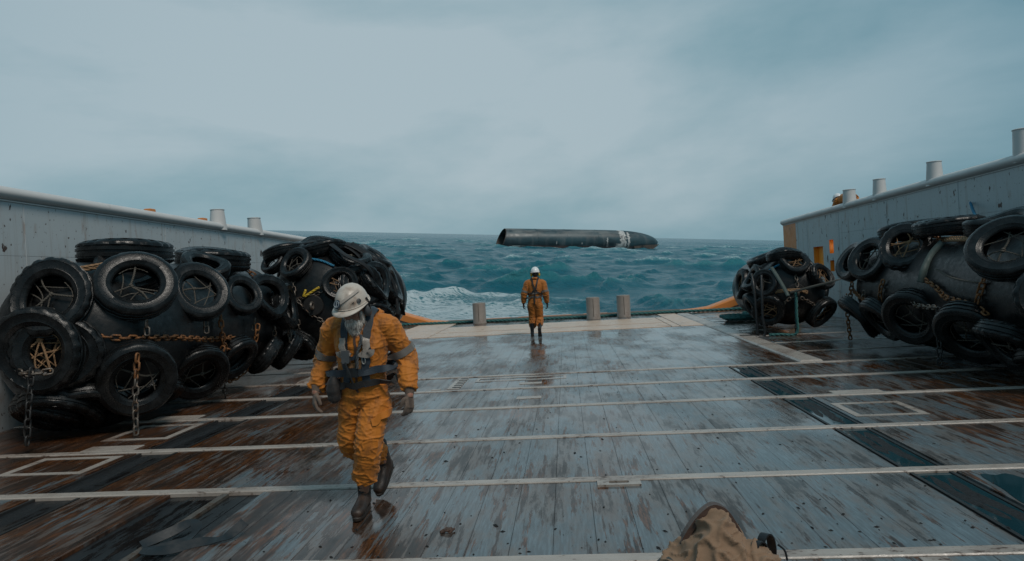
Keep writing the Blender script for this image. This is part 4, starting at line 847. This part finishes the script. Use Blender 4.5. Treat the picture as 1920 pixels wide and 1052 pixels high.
    bm = bmesh.new(); bm.from_mesh(cme); bv = BVHTree.FromBMesh(bm); bm.free()
    def wrap(pts, w, mat, name, par, off=.004, th=.006, closed=False, k=8):
        Q = catmull([V(p) for p in pts], k, closed)
        if closed: Q.append(Q[0].copy())
        pp, nn = [], []
        for p in Q:
            h, n_, _, _ = bv.find_nearest(p); pp.append(h+n_*off*s); nn.append(n_)
        for _ in range(2): nn = [(nn[max(0, i-1)]+nn[i]+nn[min(len(nn)-1, i+1)]).normalized() for i in range(len(nn))]; pp = [(pp[max(0, i-1)]+pp[i]*2+pp[min(len(pp)-1, i+1)])/4 if 0 < i < len(pp)-1 else pp[i] for i in range(len(pp))]
        return ribbon_mb([q+n_*.004*s for q, n_ in zip(pp, nn)], nn, w*s, th*s).build(name, mat, par, angle=50)
    def at(l, z, d):                                   # guide point: lateral, height, depth sign (1 front, -1 back)
        return spine(z*s)+lat*l*s+f*d*.22*s+V((0, 0, z*s-spine(z*s).z))
    def band(p0, p1, t_, w, mat, name, par, r_=.14):   # reflective band round a limb
        p0, p1 = V(p0), V(p1); d = (p1-p0).normalized(); F = frame(d); c_ = p0+(p1-p0)*t_
        R = []
        for k in range(25):
            a = 2*math.pi*k/24; o_ = F.col[0]*math.cos(a)+F.col[1]*math.sin(a); row = []
            for e in (-.5, .5):
                h, n_, _, _ = bv.ray_cast(c_+d*w*e*s+o_*r_*s, -o_)
                row.append((h if h else c_+d*w*e*s+o_*.08*s)+o_*.005*s)
            R.append([row[0], row[1], row[1]+o_*.004*s, row[0]+o_*.004*s])
        MB().rings(R).build(name, mat, par, angle=50)
    for q in 'LR': band(J['sh'+q], J['el'+q], .80, .055, 'reflective_grey', 'reflective_band', cov)
    # gloves
    for q, sg in (('L', 1), ('R', -1)):
        g = MB(); d = V(P['hd'+q]).normalized(); hand_mb(g, J['wr'+q]+d*.035*s, d, P['palm'+q], P['thumb'+q], s*1.02, P.get('curl', .5), 1.15); limb(g, [J['wr'+q]-d*.02*s, J['wr'+q]+d*.03*s], [.043*s, .034*s])
        link('glove', remesh(g, .0042*s, 2), P['glove'], root)
    # boots
    for q in 'LR':
        up, so, la = boot_mb(s*1.1); td = V(P['toe'+q]).normalized(); x = td.cross(V((0, 0, 1))).normalized(); z = x.cross(td); Fm = Matrix((x, td, z)).transposed().to_4x4(); Fm.translation = J['foot'+q]
        me = remesh(up, .0075*s, 3); bo = link('boot', me, P['boot'], root); bo.matrix_local = Fm
        so.build('sole', 'sole_rubber', bo, angle=40); la.build('laces', 'webbing_black', bo)
    # hard hat
    Rh = []; tilt = hc+hu*.048*s
    for k, (t_, br) in enumerate([(0., 1.), (.03, .6), (.035, 0), (.10, 0), (.25, 0), (.45, 0), (.62, 0), (.78, 0), (.90, 0), (.97, 0), (1.0, 0)]):
        row = []
        for j in range(48):
            a = 2*math.pi*j/48; cf = math.cos(a); ww = .121; dd = .148; ex = br*(.012+.046*max(0, cf)**2.2); p_ = math.cos(math.asin(min(1, t_)))**.9 if t_ < 1 else .02
            rg = 1+.016*sum(math.exp(-((math.sin(a)*p_*.12-o_)/.010)**2) for o_ in (-.035, 0, .035))*(1 if t_ > .3 else 0)
            row.append(tilt+hl*(math.sin(a)*(ww*p_+ex))*s+hf*(cf*(dd*p_+ex))*s+hu*((t_*.152)*rg-ex*.30)*s)
        Rh.append(row)
    mbh = MB().rings(Rh, False); mbh.f.append(tuple(range((len(Rh)-1)*48, len(Rh)*48)))
    hat = mbh.build('hard_hat', P['hat'], root, angle=60); so_ = hat.modifiers.new('t', 'SOLIDIFY'); so_.thickness = .004*s; so_.offset = -1
    def on_hat(a, t_, o_=.004): p_ = math.cos(math.asin(t_))**.9; return tilt+hl*math.sin(a)*(.121*p_+o_)*s+hf*math.cos(a)*(.148*p_+o_)*s+hu*(t_*.152+o_*t_)*s
    for q in (-1, 1):                                 # ear defenders with their arms
        cc = hc+hl*q*.108*s-hu*.018*s-hf*.012*s; MB().ell(cc, (hl*.030*s, hf*.040*s, hu*.052*s), 14, 9).build('ear_defender', P['ear'], hat); MB().tube([cc+hl*q*.022*s, cc+hl*q*.026*s+hu*.06*s, on_hat(q*1.6, .25, .008)], .008*s, 6).build('defender_arm', 'plastic_black', hat)
    hair = MB().ell(hc-hf*.022*s-hu*.01*s, (hl*.082*s, hf*.084*s, hu*.075*s), 16, 9); link('hair', remesh(hair, .008*s, 2, lambda p: .004*noise.noise(p*60)), P['hair'], root)
    P['extra'](root, cov, hat, J, s, f, lat, hf, hl, hu, hc, wrap, at, band, bv, on_hat)
    return root

def bearded_extra(root, cov, hat, J, s, f, lat, hf, hl, hu, hc, wrap, at, band, bv, on_hat):
    bd = MB(); bd.ell(hc+hf*.055*s-hu*.105*s, (hl*.068*s, hf*.052*s, hu*.060*s), 14, 9); bd.ell(hc+hf*.060*s-hu*.150*s, (hl*.050*s, hf*.042*s, hu*.060*s), 12, 8); bd.ell(hc+hf*.094*s-hu*.052*s, (hl*.036*s, hf*.014*s, hu*.012*s), 10, 6)
    for q in (-1, 1): bd.ell(hc+hl*q*.066*s+hf*.022*s-hu*.06*s, (hl*.017*s, hf*.030*s, hu*.055*s), 10, 7)
    be = link('beard', remesh(bd, .005*s, 2, lambda p: .007*noise.noise(V((p.x*70, p.y*70, p.z*22)))+.004*noise.noise(p*140)), 'beard', root)
    rr = random.Random(4); st = MB(); mv = be.data.vertices; nv = len(mv)
    for k in range(900):
        v = mv[rr.randrange(nv)]; p, n_ = v.co, v.normal
        if n_.dot(hf) < -.5: continue
        d = (n_*.5-hu*.8+V((0, 0, -.5))).normalized(); e = p+(d+V((rr.uniform(-.3, .3), rr.uniform(-.3, .3), rr.uniform(-.2, .2))))*rr.uniform(.012, .034); w = d.cross(n_).normalized()*.0011
        st.add([p-w, p+w, e], [(0, 1, 2)])
    st.build('beard_strands', 'beard', be, smooth=False)
    # helmet emblem, tape, mark, rivet
    def disc(a, t_, r_, mat, name, off, n=20):
        c_ = on_hat(a, t_, off); nrm = (c_-(hc+hu*.02)).normalized(); F = frame(nrm, hu); vs_ = []
        return MB().add([c_]+[c_+(F.col[0]*math.cos(q)+F.col[1]*math.sin(q))*r_-nrm*.003 for q in [2*math.pi*k/n for k in range(n)]], [(0, 1+k, 1+(k+1) % n) for k in range(n)]).build(name, mat, hat), c_, F
    e1, c_, F = disc(-.36, .36, .034, 'emblem_navy', 'emblem', .010)
    nz = F.col[2]*.003
    MB().tube([c_+nz+(F.col[0]*math.cos(q)+F.col[1]*math.sin(q))*.024 for q in [2*math.pi*k/20 for k in range(20)]], .0025, 5, False, True).build('emblem_ring', 'emblem_pale', e1)
    MB().tube([c_+nz+F.col[0]*.018, c_+nz-F.col[0]*.018], .003, 5).tube([c_+nz-F.col[0]*.015+F.col[1]*.012, c_+nz-F.col[0]*.019, c_+nz-F.col[0]*.015-F.col[1]*.012], .0025, 5).tube([c_+nz+F.col[1]*.008+F.col[0]*.01, c_+nz-F.col[1]*.008+F.col[0]*.01], .0025, 5).build('emblem_mark', 'emblem_pale', e1)
    tp = [on_hat(a, t_, .006) for a, t_ in ((-.12, .42), (.12, .50), (.42, .60), (.85, .68), (1.4, .72))]; tq = catmull(tp, 6); ribbon_mb(tq, [(q-hc).normalized() for q in tq], .022, .002).build('helmet_tape', 'tape_grey', hat)
    le = MB(); a0 = .62
    for k, zz in enumerate([((0, .36), (.03, .30), (.06, .36)), ((.09, .36), (.09, .30), (.09, .33), (.13, .36)), ((.09, .33), (.13, .30))]): le.tube([on_hat(a0+a, t_, .0065) for a, t_ in zz], .0022, 4)
    le.build('helmet_letters', 'plastic_black', hat)
    rim = [on_hat(2*math.pi*k/40, .07, .004) for k in range(40)]; MB().tube(rim, .0045, 6, False, True).build('helmet_strap', 'helmet_dirty', hat)
    disc(1.05, .33, .018, 'plastic_black', 'socket_cap', .008)
    # work vest, harness, belt
    hn = empty('harness'); hn.parent = root
    for q in (1, -1):
        wrap([at(q*.095, 1.02, 1), at(q*.105, 1.14, 1), at(q*.11, 1.25, 1), at(q*.112, 1.36, 1), at(q*.115, 1.45, 1), J['shc']+lat*q*.115+f*.06+V((0, 0, .09)), J['shc']+lat*q*.11-f*.05+V((0, 0, .10)), at(q*.08, 1.42, -1), at(q*.03, 1.28, -1)], .058, 'webbing_navy', 'shoulder_strap', hn, .008)
        wrap([at(q*.108, 1.285, 1), at(q*.112, 1.34, 1), at(q*.113, 1.395, 1)], .054, 'reflective_tape', 'chest_pad', hn, .026, .009); wrap([at(q*.15, 1.27, 1), at(q*.10, 1.27, 1), at(q*.055, 1.265, 1)], .055, 'reflective_tape', 'chest_pad', hn, .028, .009)
    loop = lambda z, n=14, tilt=0: [at(0, z+tilt*math.cos(2*math.pi*k/n), 0)+(lat*math.cos(2*math.pi*k/n)*.26+f*math.sin(2*math.pi*k/n)*.21) for k in range(n)]
    wrap([at(-.15, 1.235, 1), at(-.07, 1.225, 1), at(0, 1.225, 1), at(.07, 1.228, 1), at(.15, 1.235, 1)], .03, 'webbing_navy', 'chest_strap', hn, .012)
    wrap(loop(1.115, 16, .015), .055, 'webbing_navy', 'waist_belt', hn, .014, .008, True, 4); wrap(loop(1.02, 16, .012), .050, 'webbing_black', 'hip_belt', hn, .012, .008, True, 4)
    wrap([at(-.10, 1.16, 1), at(-.02, 1.14, 1), at(.04, 1.14, 1), at(.10, 1.16, 1)], .10, 'vest_tan', 'vest_panel', hn, .003, .004)
    p0 = bv.find_nearest(at(-.03, 1.105, 1))[0]; MB().box(-.05, .04, -.016, .016, -.035, .035, Matrix.Translation(p0+f*.02) @ Matrix((lat, -f, V((0, 0, 1)))).transposed().to_4x4()).build('buckle', 'plastic_black', hn, smooth=False)
    # radio with hose, karabiner, pouch
    def block(name, l, z, w, h, dpt, mat, par, out=.02):
        p = bv.find_nearest(at(l, z, 1))[0]; T = Matrix.Translation(p+f*(out+dpt*.3)) @ Matrix((lat, -f, V((0, 0, 1)))).transposed().to_4x4(); m = MB()
        R = [[T @ V((x*w*.5, y_, zz*h*.5)) for x, zz in ((-1, -.8), (-.8, -1), (.8, -1), (1, -.8), (1, .8), (.8, 1), (-.8, 1), (-1, .8))] for y_ in (-dpt*.5, dpt*.4)]; return m.rings(R).build(name, mat, par, smooth=False), p
    ra, p = block('radio', -.085, 1.235, .06, .095, .04, 'plastic_grey', hn); MB().tube([p+f*.04+V((0, 0, .05))+lat*.015, p+f*.04+V((0, 0, .10))+lat*.015], .007, 6).build('antenna', 'plastic_black', ra)
    MB().tube(catmull([p+f*.05-V((0, 0, .04)), p+f*.06+lat*.03-V((0, 0, .13)), p+f*.05+lat*.05-V((0, 0, .20))], 6), .007, 6).build('radio_cord', 'plastic_black', ra)
    q0 = bv.find_nearest(at(.075, 1.39, 1))[0]; q1 = bv.find_nearest(at(.03, 1.25, 1))[0]; q2 = bv.find_nearest(at(.005, 1.16, 1))[0]; rope_mb(catmull([q0+f*.03+V((0, 0, .05)), q0+f*.035, q1+f*.035, q2+f*.03], 8), .013).build('air_hose', 'plastic_grey', hn)
    p = bv.find_nearest(at(.07, 1.21, 1))[0]+f*.025; MB().tube([p+lat*.013*math.cos(a)+V((0, 0, .028))*math.sin(a) for a in [2*math.pi*k/14 for k in range(14)]], .005, 6, False, True).build('karabiner', 'steel', hn)
    po = MB(); pc = bv.find_nearest(at(-.20, .98, .4))[0]+f*.05-lat*.03; po.ell(pc, (lat*.060, f*.045, V((0, 0, .105))), 14, 10); po.ell(pc-V((0, 0, .05)), (lat*.055, f*.042, V((0, 0, .06))), 12, 8); link('pouch', remesh(po, .007, 2, lambda p_: .005*noise.noise(p_*25)), 'webbing_black', hn)
    pk = bv.find_nearest(at(.165, .86, .3))[0]      # cargo pocket flap
    wrap([J['hipL']*.5+J['knL']*.5+lat*.16+V((0, .06, .05)), J['hipL']*.5+J['knL']*.5+lat*.15-V((0, .12, -.04)), J['hipL']*.5+J['knL']*.5+lat*.06-V((0, .2, -.03))], .055, 'coverall_orange', 'pocket_flap', cov, .002, .008)
    wrap([at(0, 1.42, 1), at(.0, 1.3, 1), at(0, 1.1, 1), at(0, .95, 1)], .018, 'canvas_trim', 'zip_fly', cov, .002, .003)
def back_extra(root, cov, hat, J, s, f, lat, hf, hl, hu, hc, wrap, at, band, bv, on_hat):
    hn = empty('harness'); hn.parent = root; w = .04
    for q in (1, -1):
        wrap([J['shc']+lat*q*.10*s+f*.08*s+V((0, 0, .07*s)), J['shc']+lat*q*.085*s-f*.06*s+V((0, 0, .10*s)), at(q*.05, 1.38, -1), at(.0, 1.24, -1)], w, 'webbing_black', 'shoulder_strap', hn, .010, .01)
        wrap([at(0, 1.245, -1), at(q*.09, 1.18, -1), at(q*.17, 1.14, -.6), at(q*.24, 1.13, 0)], w, 'webbing_black', 'side_strap', hn, .010, .01)
    wrap([at(0, 1.25, -1), at(0, 1.1, -1), at(0, .95, -1), at(0, .84, -1)], w, 'webbing_black', 'back_strap', hn, .010, .01)
    wrap([at(.26*math.cos(a), 1.045, 0)-f*.2*s*math.sin(a) for a in [math.pi*k/10 for k in range(11)]], .05, 'reflective_grey', 'waist_band', cov, .006)
    wrap([at(.15, 1.16, -1), at(.05, 1.17, -1), at(-.05, 1.17, -1), at(-.15, 1.16, -1)], .05, 'reflective_grey', 'back_band', cov, .004)
def none_extra(*a): pass

P1 = dict(s=1.0, origin=(-1.64, 5.15, 0), face=(-.02, -1, 0), hf=(-.18, -.90, -.38), seed=3, suit='coverall_orange', glove='glove_cloth', boot='boot_leather', hat='helmet_dirty', ear='plastic_grey', hair='hair_dark', hood=True, curl=.55,
  label='bearded crewman in orange coverall and dirty white hard hat walking towards the viewer', extra=bearded_extra,
  j=dict(head=(-1.615, 5.07, 1.600), shc=(-1.61, 5.21, 1.475), chest=(-1.605, 5.19, 1.31), waist=(-1.615, 5.21, 1.07), pelvis=(-1.625, 5.24, .93), crotch=(-1.63, 5.25, .83),
    shL=(-1.405, 5.21, 1.465), elL=(-1.285, 5.29, 1.19), wrL=(-1.235, 5.13, .955), shR=(-1.825, 5.22, 1.465), elR=(-1.945, 5.31, 1.20), wrR=(-1.975, 5.16, 1.00),
    hipL=(-1.535, 5.24, .90), knL=(-1.575, 5.12, .56), anL=(-1.665, 5.22, .16), hemL=(-1.652, 5.20, .27), footL=(-1.668, 5.23, .006),
    hipR=(-1.715, 5.25, .90), knR=(-1.765, 5.30, .53), anR=(-1.625, 5.67, .275), hemR=(-1.635, 5.60, .36), footR=(-1.615, 5.76, .135)),
  hdL=(.02, -.32, -.95), palmL=(-.75, .55, 0), thumbL=(-.55, -.8, 0), hdR=(-.06, -.25, -.96), palmR=(.8, .5, 0), thumbR=(.5, -.85, 0), toeL=(.03, -1, .0), toeR=(-.12, -.86, -.50))
person(P1)
P2 = dict(s=1.05, origin=(-.93, 19.4, 0), face=(0, 1, 0), hf=(-.05, 1, -.05), seed=9, suit='coverall_worn', glove='glove_black', boot='boot_black', hat='helmet_white', ear='ear_yellow', hair='hair_dark', curl=.7,
  label='crewman in orange coverall and white hard hat walking away towards the stern', extra=back_extra,
  j=dict(head=(-.86, 19.44, 1.755), shc=(-.875, 19.40, 1.54), chest=(-.88, 19.40, 1.36), waist=(-.90, 19.40, 1.10), pelvis=(-.91, 19.40, .95), crotch=(-.915, 19.40, .85),
    shL=(-1.09, 19.40, 1.52), elL=(-1.20, 19.37, 1.21), wrL=(-1.235, 19.43, .955), shR=(-.66, 19.40, 1.51), elR=(-.585, 19.36, 1.19), wrR=(-.57, 19.44, .935),
    hipL=(-1.005, 19.40, .92), knL=(-1.00, 19.48, .52), anL=(-1.02, 19.42, .14), hemL=(-1.015, 19.42, .30), footL=(-1.03, 19.40, .006),
    hipR=(-.815, 19.40, .92), knR=(-.80, 19.46, .50), anR=(-.81, 19.15, .25), hemR=(-.81, 19.25, .38), footR=(-.81, 19.02, .16)),
  hdL=(-.1, .2, -1), palmL=(1, 0, 0), thumbL=(.2, 1, 0), hdR=(.1, .2, -1), palmR=(-1, 0, 0), thumbR=(-.2, 1, 0), toeL=(-.06, 1, 0), toeR=(.02, .45, -.9))
person(P2)
ox, oy, oz = 8.36, 20.35, 2.45
P3 = dict(s=1.0, origin=(ox, oy, oz), face=(0, 1, 0), hf=(-.25, .85, -.4), seed=14, suit='coverall_orange', glove='glove_cloth', boot='boot_black', hat='helmet_white', ear='plastic_black', hair='hair_dark', curl=.7,
  label='crewman in orange bending over behind the bulwark, hard hat and back showing', extra=none_extra,
  j={k: (ox+a, oy+b, oz+c) for k, (a, b, c) in dict(head=(0, 1.13, 1.06), shc=(0, .72, 1.03), chest=(0, .50, 1.04), waist=(0, .26, 1.05), pelvis=(0, .10, .97), crotch=(0, .02, .86),
    shL=(-.19, .70, 1.0), elL=(-.22, .86, .76), wrL=(-.16, 1.0, .55), shR=(.19, .70, 1.0), elR=(.20, .82, .75), wrR=(.14, .95, .55),
    hipL=(-.09, .06, .9), knL=(-.10, .10, .5), anL=(-.10, .0, .12), hemL=(-.10, 0, .28), footL=(-.10, 0, .006), hipR=(.09, .06, .9), knR=(.10, .14, .5), anR=(.10, .05, .12), hemR=(.10, .05, .28), footR=(.10, .05, .006)).items()},
  hdL=(.2, .3, -.9), palmL=(1, 0, 0), thumbL=(0, 1, 0), hdR=(-.2, .3, -.9), palmR=(-1, 0, 0), thumbR=(0, 1, 0), toeL=(-.1, 1, 0), toeR=(.1, 1, 0))
person(P3)

# ------------------------------------------------------------------ foreground: canvas bag, strap, scrap
def bag():
    O = V((.67, 3.30, 0)); root = empty('canvas_bag', O, label='crumpled tan canvas bag with dark trim at the bottom edge of the picture', cat='bag'); root.scale = (1, 1, .955)
    lv = [(0, 0, 0, .30, .22), (.02, 0, 0, .345, .25), (.16, 0, 0, .35, .25), (.30, -.005, 0, .315, .22), (.38, -.015, .0, .26, .185), (.45, -.02, .01, .185, .14), (.50, -.02, .015, .125, .105), (.55, -.015, .02, .085, .08), (.59, -.012, .03, .055, .055), (.617, -.01, .035, .022, .028)]
    m = MB().rings([ring(V((x, y, z)), V((w, 0, 0)), V((0, d, 0)), 32) for z, x, y, w, d in lv]); m.ell(V((.13, -.03, .37)), (V((.13, 0, 0)), V((0, .12, 0)), V((0, 0, .105))), 16, 10); m.ell(V((-.17, .02, .34)), (V((.12, 0, .02)), V((0, .11, 0)), V((0, 0, .12))), 16, 10)
    def fold(p):
        a = noise.noise(V((p.x*9+p.z*3, p.y*9, p.z*5))); b = noise.noise(V((p.x*16-p.z*9, p.y*16, p.z*12+4))); return .045*(.35-abs(a))+.022*max(0, 1-abs(a)*7)**1.3+.016*max(0, 1-abs(b)*6)**1.3
    me = remesh(m, .008, 4, fold); link('canvas', me, 'canvas', root)
    arch = catmull([(-.22, .05, .30), (-.155, .05, .46), (-.105, .06, .55), (-.055, .065, .612), (-.010, .07, .635), (.038, .065, .606), (.075, .06, .53), (.105, .05, .44), (.13, .04, .36)], 6)
    R = []
    for i, p in enumerate(arch): R.append([p+V((p.x*.12, -.035, .0)), p+V((p.x*.2, -.03, .030)), p+V((p.x*.2, .03, .026)), p+V((p.x*.1, .035, -.010))])
    MB().rings(R).build('hood_trim', 'canvas_trim', root, angle=60)
    h = MB(); h.ell(V((.01, .10, .40)), (V((.13, 0, 0)), V((0, .07, 0)), V((0, 0, .20))), 16, 10); link('hood_back', remesh(h, .008, 3, lambda p: .016*(.5-abs(noise.noise(V((p.x*10, p.y*10, p.z*6)))))), 'canvas', root)
    g = MB(); g.ell(V((-.26, -.02, .30)), (V((.085, 0, .04)), V((0, .14, 0)), V((-.02, 0, .115))), 14, 9); link('side_panel', remesh(g, .008, 3, lambda p: .014*(.5-abs(noise.noise(p*12)))), 'canvas_green', root)
    for dx, dy, t in ((.175, -.03, 0), (.225, .03, .012)):
        pts = catmull([(dx-.012+q*.72, dy+q*.65, z+t) for q, z in ((-.045, .34), (-.046, .43), (-.032, .478), (0, .500), (.034, .478), (.050, .43), (.048, .34))], 6); nr = [V(((p.x-dx)*.7, (p.y-dy)*.7, (p.z-.43)*.9)) for p in pts]; ribbon_mb(pts, nr, .042, .008).build('handle', 'strap_black', root, angle=50)
    MB().tube(catmull([(.27, .03, .46), (.30, .03, .43), (.31, .03, .38)], 5), .005, 6).build('cord', 'strap_black', root)
bag()
pts = catmull([(-3.10, 4.60, .02), (-2.98, 4.74, .05), (-2.86, 4.84, .085), (-2.79, 4.78, .05), (-2.82, 4.66, .02), (-2.92, 4.56, .012), (-3.02, 4.50, .012), (-2.84, 4.52, .015), (-2.70, 4.62, .02), (-2.58, 4.66, .018), (-2.50, 4.70, .04), (-2.43, 4.80, .095)], 6)
nr = [V((.25*math.sin(i*.23), -.5-.4*math.sin(i*.31), .75)) for i in range(len(pts))]
tag(ribbon_mb(pts, nr, .075, .006).build('webbing_strap', 'strap_black', angle=60), 'twisted black webbing strap lying on the deck near the dark recess', 'strap')
m = MB()
for k in range(4): m.ell(V((-.96+.02*k, 4.74+.012*(k % 2), .012+.006*(k % 3))), (V((.026, .01*k, .004)), V((0, .018, .004)), V((0, .004, .012))), 9, 6)
tag(link('rag_scrap', remesh(m, .005, 1, lambda p: .008*noise.noise(p*70)), 'canvas_trim'), 'small crumpled brown rag on the planks in front of the bearded crewman', 'scrap')
